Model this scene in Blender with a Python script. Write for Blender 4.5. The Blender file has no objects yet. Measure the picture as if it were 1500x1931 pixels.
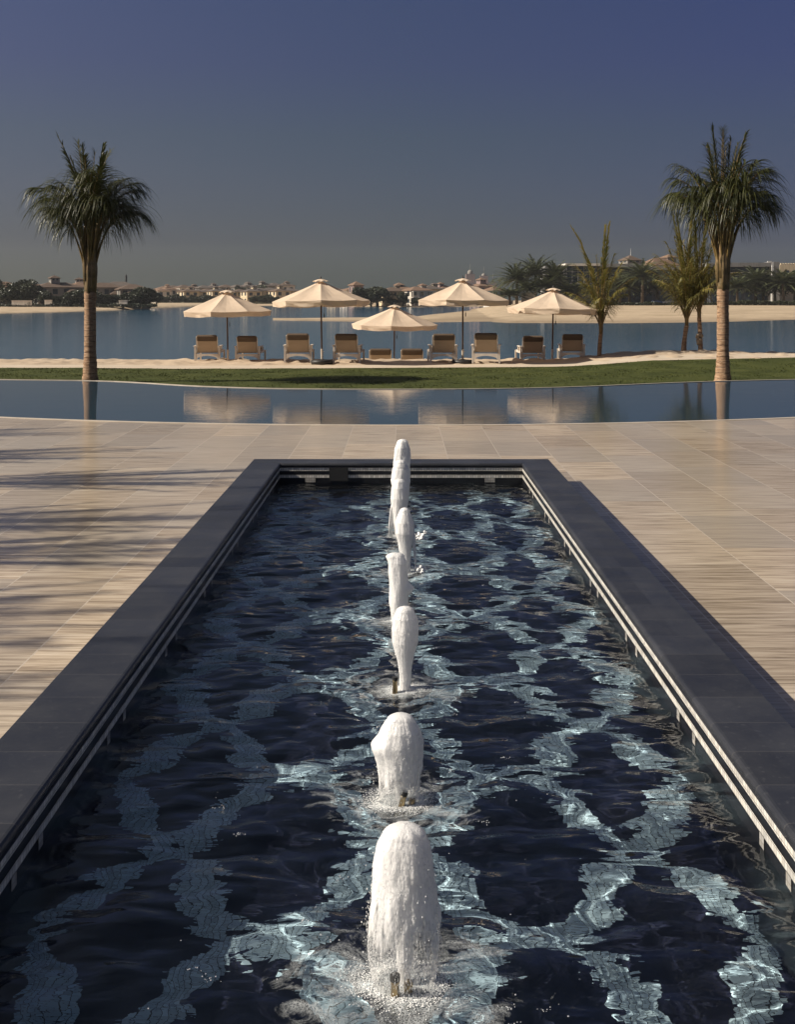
import bpy, math, random
import numpy as np
from mathutils import Vector, Matrix, noise

sc = bpy.context.scene
COL = sc.collection
PI = math.pi
R = math.radians
F = 2140.0                      # focal length in photograph pixels (1500 wide)
CAMZ = 2.01                     # eye height above the deck
VX, VY = 757.0, 561.0           # vanishing point of the level axis
SUN_EL = 34.5
HAZE = .00012

def at(px, d, z=0.0):           # world point at distance d under photograph column px
    return Vector(((px - VX) / F * d, d, z))
def dist(py, z):                # distance of the level z seen on row py
    return F * (CAMZ - z) / (py - VY)

# ------------------------------------------------------------------ tagging
def tag(o, label=None, cat=None, group=None, kind=None):
    if label: o['label'] = label
    if cat: o['category'] = cat
    if group: o['group'] = group
    if kind: o['kind'] = kind
    return o
def empty(name, loc=(0, 0, 0), rz=0.0, label=None, cat=None, group=None):
    o = bpy.data.objects.new(name, None); COL.objects.link(o)
    o.location = loc; o.rotation_euler = (0, 0, rz); o.empty_display_size = .2
    return tag(o, label, cat, group)
def copy_tree(o, parent=None):
    c = o.copy(); COL.objects.link(c)
    if parent is not None: c.parent = parent
    for ch in [k for k in bpy.data.objects if k.parent == o]:
        copy_tree(ch, c)
    return c

# ------------------------------------------------------------------ mesh builder
class MB:
    def __init__(s): s.v = []; s.f = []
    def add(s, vs, fs):
        n = len(s.v); s.v.extend([tuple(p) for p in vs]); s.f.extend([tuple(i + n for i in f) for f in fs])
    def box(s, c, size, rz=0.0, rx=0.0, taper=1.0):
        hx, hy, hz = size[0]/2, size[1]/2, size[2]/2
        m = Matrix.Translation(Vector(c)) @ Matrix.Rotation(rz, 4, 'Z') @ Matrix.Rotation(rx, 4, 'X')
        vs = []
        for z, k in ((-hz, 1), (hz, taper)):
            for x, y in ((-hx, -hy), (hx, -hy), (hx, hy), (-hx, hy)):
                vs.append(m @ Vector((x*k, y*k, z)))
        s.add(vs, [(3, 2, 1, 0), (4, 5, 6, 7), (0, 1, 5, 4), (1, 2, 6, 5), (2, 3, 7, 6), (3, 0, 4, 7)])
    def rbox(s, c, size, r, rz=0.0, rx=0.0, n=3):      # box with rounded edges in its Z outline (plus small top bevel)
        hx, hy, hz = size[0]/2, size[1]/2, size[2]/2
        m = Matrix.Translation(Vector(c)) @ Matrix.Rotation(rz, 4, 'Z') @ Matrix.Rotation(rx, 4, 'X')
        out = []
        for cx, cy, a0 in ((hx-r, hy-r, 0), (-hx+r, hy-r, 90), (-hx+r, -hy+r, 180), (hx-r, -hy+r, 270)):
            for i in range(n+1):
                a = R(a0 + 90*i/n); out.append((cx, cy, math.cos(a), math.sin(a)))
        k = len(out); vs = []; fs = []
        b = min(r, hz*.9)
        rings = [(-hz, r-b*.7), (-hz+b*.3, r-b*.2), (-hz+b, r), (hz-b, r), (hz-b*.3, r-b*.2), (hz, r-b*.7)]
        for z, rr in rings:
            for cx, cy, ca, sa in out: vs.append(m @ Vector((cx+ca*rr, cy+sa*rr, z)))
        for j in range(len(rings)-1):
            for i in range(k): fs.append((j*k+i, j*k+(i+1) % k, (j+1)*k+(i+1) % k, (j+1)*k+i))
        fs.append(tuple(range(k-1, -1, -1))); fs.append(tuple(range((len(rings)-1)*k, len(rings)*k)))
        s.add(vs, fs)
    def tube(s, pts, rad, n=8, cap=True):
        pts = [Vector(p) for p in pts]
        if not hasattr(rad, '__len__'): rad = [rad]*len(pts)
        vs = []; fs = []
        up = Vector((0, 0, 1))
        for i, p in enumerate(pts):
            t = (pts[min(i+1, len(pts)-1)] - pts[max(i-1, 0)]).normalized()
            a = t.cross(up)
            if a.length < .05: a = t.cross(Vector((0, 1, 0)))
            a.normalize(); b = t.cross(a).normalized()
            for k in range(n):
                q = 2*PI*k/n; vs.append(p + (a*math.cos(q) + b*math.sin(q))*rad[i])
        for i in range(len(pts)-1):
            for k in range(n): fs.append((i*n+k, i*n+(k+1) % n, (i+1)*n+(k+1) % n, (i+1)*n+k))
        if cap:
            fs.append(tuple(range(n-1, -1, -1))); fs.append(tuple(range((len(pts)-1)*n, len(pts)*n)))
        s.add(vs, fs)
    def lathe(s, prof, n=16, c=(0, 0, 0), cap=True):
        vs = []; fs = []
        for z, r in prof:
            for k in range(n):
                q = 2*PI*k/n; vs.append((c[0]+r*math.cos(q), c[1]+r*math.sin(q), c[2]+z))
        for i in range(len(prof)-1):
            for k in range(n): fs.append((i*n+k, i*n+(k+1) % n, (i+1)*n+(k+1) % n, (i+1)*n+k))
        if cap:
            fs.append(tuple(range(n-1, -1, -1))); fs.append(tuple(range((len(prof)-1)*n, len(prof)*n)))
        s.add(vs, fs)
    def ico(s, c, r, sub=1, sx=1, sy=1, sz=1):
        v, f = ICO[sub]
        s.add([(c[0]+p[0]*r*sx, c[1]+p[1]*r*sy, c[2]+p[2]*r*sz) for p in v], f)
    def build(s, name, mat, parent=None, smooth=False, attr=None):
        me = bpy.data.meshes.new(name); me.from_pydata(s.v, [], s.f); me.materials.append(mat)
        if smooth: me.polygons.foreach_set('use_smooth', [True]*len(me.polygons))
        me.update()
        o = bpy.data.objects.new(name, me); COL.objects.link(o)
        if parent is not None: o.parent = parent
        return o
def make_ico():
    t = (1+5**.5)/2
    v = [(-1, t, 0), (1, t, 0), (-1, -t, 0), (1, -t, 0), (0, -1, t), (0, 1, t), (0, -1, -t), (0, 1, -t), (t, 0, -1), (t, 0, 1), (-t, 0, -1), (-t, 0, 1)]
    v = [Vector(p).normalized() for p in v]
    f = [(0, 11, 5), (0, 5, 1), (0, 1, 7), (0, 7, 10), (0, 10, 11), (1, 5, 9), (5, 11, 4), (11, 10, 2), (10, 7, 6), (7, 1, 8), (3, 9, 4), (3, 4, 2), (3, 2, 6), (3, 6, 8), (3, 8, 9), (4, 9, 5), (2, 4, 11), (6, 2, 10), (8, 6, 7), (9, 8, 1)]
    out = {0: (v, f)}
    for lv in (1, 2, 3):
        cache = {}; nf = []; v = list(v)
        def mid(a, b):
            k = (min(a, b), max(a, b))
            if k not in cache: v.append(((v[a]+v[b])/2).normalized()); cache[k] = len(v)-1
            return cache[k]
        for a, b, c in f:
            x, y, z = mid(a, b), mid(b, c), mid(c, a); nf += [(a, x, z), (b, y, x), (c, z, y), (x, y, z)]
        f = nf; out[lv] = (v, f)
    return out
ICO = make_ico()
def grid_mesh(name, X, Y, Z, mat, smooth=True):
    ny, nx = X.shape
    V = np.stack([X, Y, Z], -1).reshape(-1, 3)
    idx = np.arange(nx*ny).reshape(ny, nx)
    Fc = np.stack([idx[:-1, :-1], idx[:-1, 1:], idx[1:, 1:], idx[1:, :-1]], -1).reshape(-1, 4)
    me = bpy.data.meshes.new(name)
    me.vertices.add(len(V)); me.vertices.foreach_set('co', V.astype(np.float32).ravel())
    me.loops.add(Fc.size); me.loops.foreach_set('vertex_index', Fc.astype(np.int32).ravel())
    me.polygons.add(len(Fc)); me.polygons.foreach_set('loop_start', np.arange(0, Fc.size, 4, dtype=np.int32))
    me.polygons.foreach_set('loop_total', np.full(len(Fc), 4, dtype=np.int32))
    me.update(calc_edges=True); me.validate()
    me.materials.append(mat)
    if smooth: me.polygons.foreach_set('use_smooth', [True]*len(me.polygons))
    o = bpy.data.objects.new(name, me); COL.objects.link(o)
    return o

# ------------------------------------------------------------------ materials
class NT:
    def __init__(s, name):
        s.m = bpy.data.materials.new(name); s.m.use_nodes = True; s.t = s.m.node_tree
        s.b = s.t.nodes['Principled BSDF']; s.out = s.t.nodes['Material Output']
        s._tc = None
    def n(s, typ, **kw):
        x = s.t.nodes.new(typ)
        for k, v in kw.items(): setattr(x, k, v)
        return x
    def l(s, a, b): s.t.links.new(a, b)
    def tc(s, which='Object'):
        if s._tc is None: s._tc = s.n('ShaderNodeTexCoord')
        return s._tc.outputs[which]
    def math(s, op, a, b=None, c=None, clamp=False):
        x = s.n('ShaderNodeMath', operation=op); x.use_clamp = clamp
        for i, q in enumerate((a, b, c)):
            if q is None: continue
            if hasattr(q, 'links'): s.l(q, x.inputs[i])
            else: x.inputs[i].default_value = q
        return x.outputs[0]
    def sep(s, v):
        x = s.n('ShaderNodeSeparateXYZ'); s.l(v, x.inputs[0]); return x.outputs
    def comb(s, a, b, c):
        x = s.n('ShaderNodeCombineXYZ')
        for i, q in enumerate((a, b, c)):
            if hasattr(q, 'links'): s.l(q, x.inputs[i])
            else: x.inputs[i].default_value = q
        return x.outputs[0]
    def scale(s, v, sc3):
        x = s.n('ShaderNodeMapping'); s.l(v, x.inputs[0]); x.inputs['Scale'].default_value = sc3; return x.outputs[0]
    def noise(s, v, scale, detail=4, rough=.55, dist=0):
        x = s.n('ShaderNodeTexNoise'); s.l(v, x.inputs['Vector'])
        x.inputs['Scale'].default_value = scale; x.inputs['Detail'].default_value = detail
        x.inputs['Roughness'].default_value = rough; x.inputs['Distortion'].default_value = dist
        return x.outputs[0]
    def ramp(s, fac, stops):
        x = s.n('ShaderNodeValToRGB'); s.l(fac, x.inputs[0]); e = x.color_ramp.elements
        while len(e) < len(stops): e.new(.5)
        for i, (p, c) in enumerate(stops):
            e[i].position = p; e[i].color = (*c, 1) if len(c) == 3 else c
        return x.outputs[0]
    def mix(s, fac, a, b, typ='MIX'):
        x = s.n('ShaderNodeMix', data_type='RGBA', blend_type=typ)
        for i, q in ((0, fac), (6, a), (7, b)):
            if hasattr(q, 'links'): s.l(q, x.inputs[i])
            elif i == 0: x.inputs[0].default_value = q
            else: x.inputs[i].default_value = (*q, 1)
        return x.outputs[2]
    def maprange(s, v, a, b, c=0, d=1):
        x = s.n('ShaderNodeMapRange'); s.l(v, x.inputs[0])
        for i, q in enumerate((a, b, c, d)): x.inputs[i+1].default_value = q
        return x.outputs[0]
    def bump(s, h, strength=.3, dist=.01):
        x = s.n('ShaderNodeBump'); s.l(h, x.inputs['Height']); x.inputs['Strength'].default_value = strength
        x.inputs['Distance'].default_value = dist; return x.outputs[0]
    def set(s, **kw):
        names = {'base': 'Base Color', 'rough': 'Roughness', 'metal': 'Metallic', 'normal': 'Normal', 'spec': 'Specular IOR Level', 'ior': 'IOR', 'trans': 'Transmission Weight', 'alpha': 'Alpha', 'sheen': 'Sheen Weight', 'coat': 'Coat Weight'}
        for k, q in kw.items():
            i = s.b.inputs[names[k]]
            if hasattr(q, 'links'): s.l(q, i)
            elif k == 'base': i.default_value = (*q, 1)
            else: i.default_value = q
        return s

def simple(name, c1, c2=None, scale=5, rough=.6, metal=0, bump=0, bscale=None, stretch=(1, 1, 1), spec=.5, detail=5):
    t = NT(name)
    v = t.scale(t.tc(), stretch)
    c2 = c2 or tuple(k*.75 for k in c1)
    nz = t.noise(v, scale, detail)
    t.set(base=t.ramp(nz, [(.32, c2), (.68, c1)]), rough=rough, metal=metal, spec=spec)
    if bump: t.set(normal=t.bump(t.noise(v, bscale or scale*4, 5), bump, .01))
    return t.m

# deck stone: slabs with tone changes, streaks along X, pale joints
def mat_deck():
    t = NT('travertine')
    x, y, z = t.sep(t.tc())
    W, L = .665, 1.33
    cx = t.math('DIVIDE', t.math('SUBTRACT', x, 1.915), W)
    ci = t.math('FLOOR', cx)
    wn = t.n('ShaderNodeTexWhiteNoise', noise_dimensions='1D'); t.l(ci, wn.inputs['W'])
    ry = t.math('ADD', t.math('DIVIDE', y, L), t.math('MULTIPLY', wn.outputs[0], 1.0))
    ri = t.math('FLOOR', ry)
    wn2 = t.n('ShaderNodeTexWhiteNoise', noise_dimensions='2D'); t.l(t.comb(ci, ri, 0), wn2.inputs['Vector'])
    rnd = wn2.outputs[0]
    fx = t.math('ABSOLUTE', t.math('SUBTRACT', t.math('FRACT', cx), .5))
    fy = t.math('ABSOLUTE', t.math('SUBTRACT', t.math('FRACT', ry), .5))
    gx = t.math('GREATER_THAN', fx, .5-.005/W); gy = t.math('GREATER_THAN', fy, .5-.003/L)
    off = t.math('MULTIPLY', rnd, 37.0)
    vs = t.comb(t.math('ADD', t.math('MULTIPLY', x, 1.1), off), t.math('MULTIPLY', y, 16.0), off)
    s1 = t.noise(vs, 1.6, 6, .6, .35)
    vs2 = t.comb(t.math('ADD', t.math('MULTIPLY', x, 2.5), off), t.math('MULTIPLY', y, 70.0), off)
    s2 = t.noise(vs2, 1.0, 4, .6, .2)
    k = t.math('ADD', t.math('MULTIPLY', s1, .62), t.math('MULTIPLY', s2, .38))
    c = t.ramp(k, [(.36, (.20, .15, .098)), (.45, (.39, .31, .215)), (.53, (.57, .465, .34)), (.64, (.71, .61, .465))])
    tone = t.maprange(rnd, 0, 1, .74, 1.16)
    c = t.mix(1.0, c, t.comb(tone, tone, tone), 'MULTIPLY')
    hue = t.math('FRACT', t.math('MULTIPLY', rnd, 7.31))
    c = t.mix(t.math('MULTIPLY', hue, .55), c, (.40, .365, .31))
    big = t.noise(t.tc(), .35, 3)
    c = t.mix(t.maprange(big, .35, .7, 0, .25), c, (.36, .26, .17))
    c = t.mix(t.math('MULTIPLY', gx, 1.0), c, (.56, .48, .38)); c = t.mix(t.math('MULTIPLY', gy, .55), c, (.24, .18, .13))
    h = t.math('SUBTRACT', s2, t.math('MULTIPLY', t.math('MAXIMUM', gx, gy), 1.0))
    t.set(base=c, rough=t.maprange(s1, .3, .7, .27, .12), normal=t.bump(h, .12, .004), spec=.5)
    return t.m

def mat_slate():
    t = NT('dark_slate_tile')
    x, y, z = t.sep(t.tc())
    fy = t.math('FRACT', t.math('DIVIDE', y, .30)); iy = t.math('FLOOR', t.math('DIVIDE', y, .30))
    fx = t.math('FRACT', t.math('DIVIDE', t.math('ADD', x, 1.61), .305)); ix = t.math('FLOOR', t.math('DIVIDE', t.math('ADD', x, 1.61), .305))
    wn = t.n('ShaderNodeTexWhiteNoise', noise_dimensions='2D'); t.l(t.comb(iy, ix, 0), wn.inputs['Vector'])
    jy = t.math('GREATER_THAN', t.math('ABSOLUTE', t.math('SUBTRACT', fy, .5)), .493)
    n1 = t.noise(t.scale(t.tc(), (1, 1, 1)), 3.5, 6, .65)
    n2 = t.noise(t.scale(t.tc(), (1, 12, 1)), 9, 4)
    c = t.ramp(n1, [(.3, (.022, .0235, .029)), (.7, (.038, .040, .047))])
    tone = t.maprange(wn.outputs[0], 0, 1, .8, 1.2)
    c = t.mix(1.0, c, t.comb(tone, tone, tone), 'MULTIPLY')
    c = t.mix(t.math('MULTIPLY', jy, .45), c, (.11, .105, .10))
    vo = t.noise(t.tc(), 45, 2, .5)                      # dried splash marks
    c = t.mix(t.maprange(vo, .62, .76, 0, .22), c, (.13, .13, .135))
    t.set(base=c, rough=t.maprange(n1, .3, .7, .30, .48), normal=t.bump(t.math('SUBTRACT', n2, jy), .10, .003), spec=.5)
    return t.m

TILE = .0272
def mosaic(name, dark, light, floor=False):
    """little glass mosaic tiles; the basin floor carries a trellis of pale bands"""
    t = NT(name)
    x, y, z = t.sep(t.tc())
    if floor: a, b = x, y
    else:
        g = t.n('ShaderNodeNewGeometry'); nx, ny, nz = t.sep(g.outputs['True Normal'])
        side = t.math('GREATER_THAN', t.math('ABSOLUTE', nx), .7)
        a = t.math('ADD', t.math('MULTIPLY', y, side), t.math('MULTIPLY', x, t.math('SUBTRACT', 1.0, side))); b = t.math('SUBTRACT', z, .2035)
    qa = t.math('DIVIDE', a, TILE); qb = t.math('DIVIDE', b, TILE)
    ia = t.math('FLOOR', qa); ib = t.math('FLOOR', qb)
    ga = t.math('ABSOLUTE', t.math('SUBTRACT', t.math('FRACT', qa), .5)); gb = t.math('ABSOLUTE', t.math('SUBTRACT', t.math('FRACT', qb), .5))
    grout = t.math('GREATER_THAN', t.math('MAXIMUM', ga, gb), .455)
    wn = t.n('ShaderNodeTexWhiteNoise', noise_dimensions='2D'); t.l(t.comb(ia, ib, 0), wn.inputs['Vector'])
    r = wn.outputs[0]; r2 = t.math('FRACT', t.math('MULTIPLY', r, 13.7))
    tone = t.maprange(r, 0, 1, .72, 1.15)
    dk = t.mix(1.0, dark, t.comb(tone, tone, tone), 'MULTIPLY')
    if light is not None:
        lt = t.mix(r2, light, tuple(k*.82 + d for k, d in zip(light, (0, .02, .05))))
        lt = t.mix(1.0, lt, t.comb(tone, tone, tone), 'MULTIPLY')
        if floor:
            X = t.math('MULTIPLY', t.math('ADD', ia, .5), TILE/.93); Y = t.math('DIVIDE', t.math('SUBTRACT', t.math('MULTIPLY', t.math('ADD', ib, .5), TILE), 3.30), 1.22)
            def near(q): return t.math('ABSOLUTE', t.math('SUBTRACT', q, t.math('ROUND', q)))
            # the bands swing gently like vines from crossing to crossing
            X = t.math('ADD', X, t.math('MULTIPLY', t.math('SINE', t.math('MULTIPLY', X, 2*PI)), .05))
            Y = t.math('ADD', Y, t.math('MULTIPLY', t.math('SINE', t.math('MULTIPLY', Y, 4*PI)), .062))
            u = near(t.math('ADD', X, Y)); w = near(t.math('SUBTRACT', X, Y))
            mask = t.math('LESS_THAN', t.math('MINIMUM', u, w), .096)
        else: mask = 1.0
        c = t.mix(mask, dk, lt)
    else: c = dk
    c = t.mix(grout, c, (.018, .02, .026) if (floor or light is None) else (.16, .15, .13))
    t.set(base=c, rough=.3, spec=.5)
    return t.m

RIP = .033
def mat_water_glass():
    t = NT('fountain_water'); t.t.nodes.remove(t.b)
    g = t.n('ShaderNodeBsdfGlass'); g.inputs['Roughness'].default_value = 0; g.inputs['IOR'].default_value = 1.33
    g.inputs['Color'].default_value = (.97, .99, 1, 1)
    # small ripples: short wind chop and rings spreading from each jet
    x, y, z = t.sep(t.tc())
    dy = t.math('MULTIPLY', t.math('SUBTRACT', t.math('FRACT', t.math('DIVIDE', t.math('SUBTRACT', y, 3.26-.6065), 1.213)), .5), 1.213)
    wb = t.noise(t.tc(), 3.0, 2)
    r = t.math('ADD', t.math('SQRT', t.math('ADD', t.math('MULTIPLY', x, x), t.math('MULTIPLY', dy, dy))), t.math('MULTIPLY', wb, .10))
    ring = t.math('MULTIPLY', t.math('SINE', t.math('MULTIPLY', r, 2*PI/.125)), t.math('EXPONENT', t.math('MULTIPLY', r, -3.2)))
    n1 = t.noise(t.scale(t.tc(), (.50, 1.3, 1)), 3.7, 1.2, .4, .9); n2 = t.noise(t.scale(t.tc(), (.5, 1.3, 1)), 11, 1.5, .45, .7)
    n3 = t.noise(t.scale(t.tc(), (.5, 1.3, 1)), 27, 2, .5, .5)
    n1 = t.math('ADD', n1, t.math('MULTIPLY', n3, .030))
    h = t.math('ADD', t.math('ADD', t.math('MULTIPLY', n1, 1.0), t.math('MULTIPLY', n2, .14)), t.math('MULTIPLY', ring, .16))
    t.l(t.bump(h, 1.0, RIP), g.inputs['Normal'])
    t.l(g.outputs[0], t.out.inputs[0])
    return t.m

def mat_foam():
    t = NT('foam'); t.t.nodes.remove(t.b)
    at_ = t.n('ShaderNodeAttribute', attribute_name='foam')
    vor = t.n('ShaderNodeTexVoronoi', feature='DISTANCE_TO_EDGE'); t.l(t.tc(), vor.inputs['Vector']); vor.inputs['Scale'].default_value = 120
    vor2 = t.n('ShaderNodeTexVoronoi', feature='DISTANCE_TO_EDGE'); t.l(t.tc(), vor2.inputs['Vector']); vor2.inputs['Scale'].default_value = 48
    e = t.math('MAXIMUM', t.maprange(vor.outputs[0], .03, .22, 1, .35), t.maprange(vor2.outputs[0], .01, .08, .9, 0))
    n1 = t.noise(t.scale(t.tc(), (.8, 1, 1)), 8, 7, .72, 1.6)
    k = t.math('MULTIPLY', t.math('SUBTRACT', t.math('ADD', at_.outputs['Fac'], n1), .80), 3.2, clamp=True)
    fac = t.math('MULTIPLY', t.math('MULTIPLY', k, e, clamp=True), .85)
    d = t.n('ShaderNodeBsdfDiffuse'); d.inputs['Color'].default_value = (.66, .70, .71, 1)
    t.l(t.bump(e, .5, .004), d.inputs['Normal'])
    tp = t.n('ShaderNodeBsdfTransparent')
    mx = t.n('ShaderNodeMixShader'); t.l(fac, mx.inputs[0]); t.l(tp.outputs[0], mx.inputs[1]); t.l(d.outputs[0], mx.inputs[2])
    t.l(mx.outputs[0], t.out.inputs[0])
    return t.m

def mat_still_water(name, base, fx, fy, amp, rough=.02, swell=(0, 0)):
    t = NT(name)
    h = t.math('MULTIPLY', t.noise(t.scale(t.tc(), (fx, fy, 1)), 1.0, 3, .55, .3), amp)
    h = t.math('ADD', h, t.math('MULTIPLY', t.noise(t.scale(t.tc(), (swell[0], swell[0]*2, 1)), 1.0, 2), swell[1]))
    patch = t.maprange(t.noise(t.scale(t.tc(), (.02*fx, .03*fx, 1)), 2.2, 4, .6), .38, .62, .45, 1.15)
    h = t.math('MULTIPLY', h, patch)
    t.set(base=base, rough=rough, ior=1.33, normal=t.bump(h, 1.0, 1.0))
    return t.m

def mat_sand(name, c1, c2, scale=.4, bump=.5, bs=3.0):
    t = NT(name)
    n1 = t.noise(t.tc(), scale, 6, .6); n2 = t.noise(t.tc(), bs, 5, .6); n3 = t.noise(t.tc(), bs*12, 3)
    k = t.math('ADD', t.math('MULTIPLY', n1, .65), t.math('MULTIPLY', n3, .35))
    t.set(base=t.ramp(k, [(.35, c2), (.62, c1)]), rough=.9, spec=.2, normal=t.bump(n2, bump, .05))
    return t.m

def mat_shore():
    """far beach: dry pale sand on top, a wet darker line at the water"""
    t = NT('beach_sand')
    x, y, z = t.sep(t.tc())
    n = t.noise(t.scale(t.tc(), (.03, .12, 1)), 3, 5, .6)
    c = t.ramp(n, [(.34, (.36, .28, .185)), (.62, (.54, .43, .30))])
    zz = t.math('ADD', z, t.math('MULTIPLY', n, .25))
    wet = t.maprange(zz, -1.75, -1.60, 1, 0)
    c = t.mix(t.math('MULTIPLY', wet, .55), c, (.20, .15, .10))
    t.set(base=c, rough=.9, spec=.15, normal=t.bump(t.noise(t.tc(), .25, 5, .6), .7, .8))
    return t.m

def mat_grass():
    t = NT('lawn_grass')
    n1 = t.noise(t.scale(t.tc(), (1, 1, 1)), 1.1, 5, .6); n2 = t.noise(t.tc(), 26, 3, .6)
    k = t.math('ADD', t.math('MULTIPLY', n1, .5), t.math('MULTIPLY', n2, .5))
    t.set(base=t.ramp(k, [(.36, (.028, .036, .010)), (.5, (.056, .067, .017)), (.64, (.092, .100, .030))]), rough=.8, spec=.15, normal=t.bump(n2, .6, .03))
    return t.m

def mat_trunk():
    t = NT('palm_trunk')
    x, y, z = t.sep(t.tc())
    zz = t.math('ADD', z, t.math('MULTIPLY', t.noise(t.tc(), 3.0, 3), .10))
    band = t.math('FRACT', t.math('MULTIPLY', zz, 7.5))
    ring = t.maprange(band, .0, .22, 1, 0)
    n = t.noise(t.scale(t.tc(), (1, 1, 3)), 9, 5, .65)
    c = t.ramp(n, [(.3, (.17, .095, .05)), (.5, (.32, .20, .12)), (.7, (.46, .33, .22))])
    rn = t.math('MULTIPLY', ring, t.maprange(t.noise(t.tc(), 5, 3), .33, .5, 0, 1))
    c = t.mix(t.math('MULTIPLY', rn, .95), c, (.05, .03, .02))
    t.set(base=c, rough=.8, spec=.2, normal=t.bump(t.math('ADD', n, t.math('MULTIPLY', band, -.8)), .6, .02))
    return t.m

def mat_leaf(name, c1, c2, trans=.25, scale=3.0):
    t = NT(name)
    n = t.noise(t.tc(), scale, 4, .6)
    c = t.ramp(n, [(.35, c2), (.65, c1)])
    t.set(base=c, rough=.45, spec=.4)
    tr = t.n('ShaderNodeBsdfTranslucent'); t.l(c, tr.inputs['Color'])
    mx = t.n('ShaderNodeMixShader'); mx.inputs[0].default_value = trans
    t.l(t.b.outputs[0], mx.inputs[1]); t.l(tr.outputs[0], mx.inputs[2]); t.l(mx.outputs[0], t.out.inputs[0])
    return t.m

def mat_canvas(name, c1, c2):
    t = NT(name)
    n = t.noise(t.scale(t.tc(), (1, 1, 2)), 2.2, 5, .6); w = t.noise(t.tc(), 120, 2)
    c = t.ramp(n, [(.3, c2), (.7, c1)])
    t.set(base=c, rough=.85, spec=.15, normal=t.bump(t.math('ADD', n, t.math('MULTIPLY', w, .2)), .25, .03))
    tr = t.n('ShaderNodeBsdfTranslucent'); t.l(c, tr.inputs['Color'])
    mx = t.n('ShaderNodeMixShader'); mx.inputs[0].default_value = .18
    t.l(t.b.outputs[0], mx.inputs[1]); t.l(tr.outputs[0], mx.inputs[2]); t.l(mx.outputs[0], t.out.inputs[0])
    return t.m

def mat_jet():
    """aerated white water: opaque froth on top, thinning into separate falling threads"""
    t = NT('aerated_water')
    at_ = t.n('ShaderNodeAttribute', attribute_name='thin')
    v = t.scale(t.tc(), (1, 1, .16)); n1 = t.noise(v, 75, 4, .65); n2 = t.noise(t.scale(t.tc(), (1, 1, .35)), 26, 5, .7, .6)
    vo = t.n('ShaderNodeTexVoronoi'); t.l(t.scale(t.tc(), (1, 1, .45)), vo.inputs['Vector']); vo.inputs['Scale'].default_value = 150
    hgt = t.math('ADD', t.math('MULTIPLY', n1, .8), t.math('ADD', t.math('MULTIPLY', n2, .9), t.math('MULTIPLY', vo.outputs[0], -.45)))
    c = t.ramp(t.math('ADD', t.math('MULTIPLY', n1, .5), t.math('MULTIPLY', n2, .5)), [(.36, (.90, .90, .885)), (.56, (.98, .975, .96))])
    t.set(base=c, rough=.3, spec=.4, normal=t.bump(hgt, .6, .006))
    t.b.inputs['Subsurface Weight'].default_value = .6; t.b.inputs['Subsurface Radius'].default_value = (.06, .06, .06); t.b.inputs['Subsurface Scale'].default_value = 1
    tl = t.n('ShaderNodeBsdfTranslucent'); t.l(c, tl.inputs['Color'])
    m1 = t.n('ShaderNodeMixShader'); m1.inputs[0].default_value = .2; t.l(t.b.outputs[0], m1.inputs[1]); t.l(tl.outputs[0], m1.inputs[2])
    tp = t.n('ShaderNodeBsdfTransparent')
    n3 = t.noise(t.scale(t.tc(), (1, 1, .22)), 34, 4, .6, .4)
    k = t.math('ADD', t.math('MULTIPLY', n3, .75), t.math('MULTIPLY', n1, .25))
    thr = t.math('MULTIPLY', at_.outputs['Fac'], .66)
    a = t.math('MULTIPLY', t.math('SUBTRACT', thr, t.math('SUBTRACT', k, .07)), 6.5, clamp=True)
    a = t.math('MULTIPLY', a, .93)
    m2 = t.n('ShaderNodeMixShader'); t.l(a, m2.inputs[0]); t.l(m1.outputs[0], m2.inputs[1]); t.l(tp.outputs[0], m2.inputs[2])
    t.l(m2.outputs[0], t.out.inputs[0])
    return t.m

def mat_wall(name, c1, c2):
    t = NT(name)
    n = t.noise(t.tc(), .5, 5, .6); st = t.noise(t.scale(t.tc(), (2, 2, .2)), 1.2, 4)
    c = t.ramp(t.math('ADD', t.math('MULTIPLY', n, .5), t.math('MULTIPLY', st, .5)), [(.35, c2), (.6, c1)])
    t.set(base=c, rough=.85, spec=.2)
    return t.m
def mat_roof(name, c1, c2):
    t = NT(name)
    w = t.n('ShaderNodeTexWave', wave_type='BANDS', bands_direction='Z'); t.l(t.tc(), w.inputs['Vector']); w.inputs['Scale'].default_value = 3; w.inputs['Distortion'].default_value = .5
    n = t.noise(t.tc(), 1.5, 5, .65)
    c = t.ramp(n, [(.3, c2), (.7, c1)])
    t.set(base=t.mix(t.math('MULTIPLY', w.outputs[0], .3), c, c2), rough=.85, spec=.2, normal=t.bump(w.outputs[0], .4, .05))
    return t.m
def mat_glass_pane():
    t = NT('dark_glazing')
    n = t.noise(t.tc(), .4, 2)
    t.set(base=t.ramp(n, [(.4, (.02, .028, .04)), (.6, (.035, .05, .07))]), rough=.08, spec=.6)
    return t.m

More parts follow.
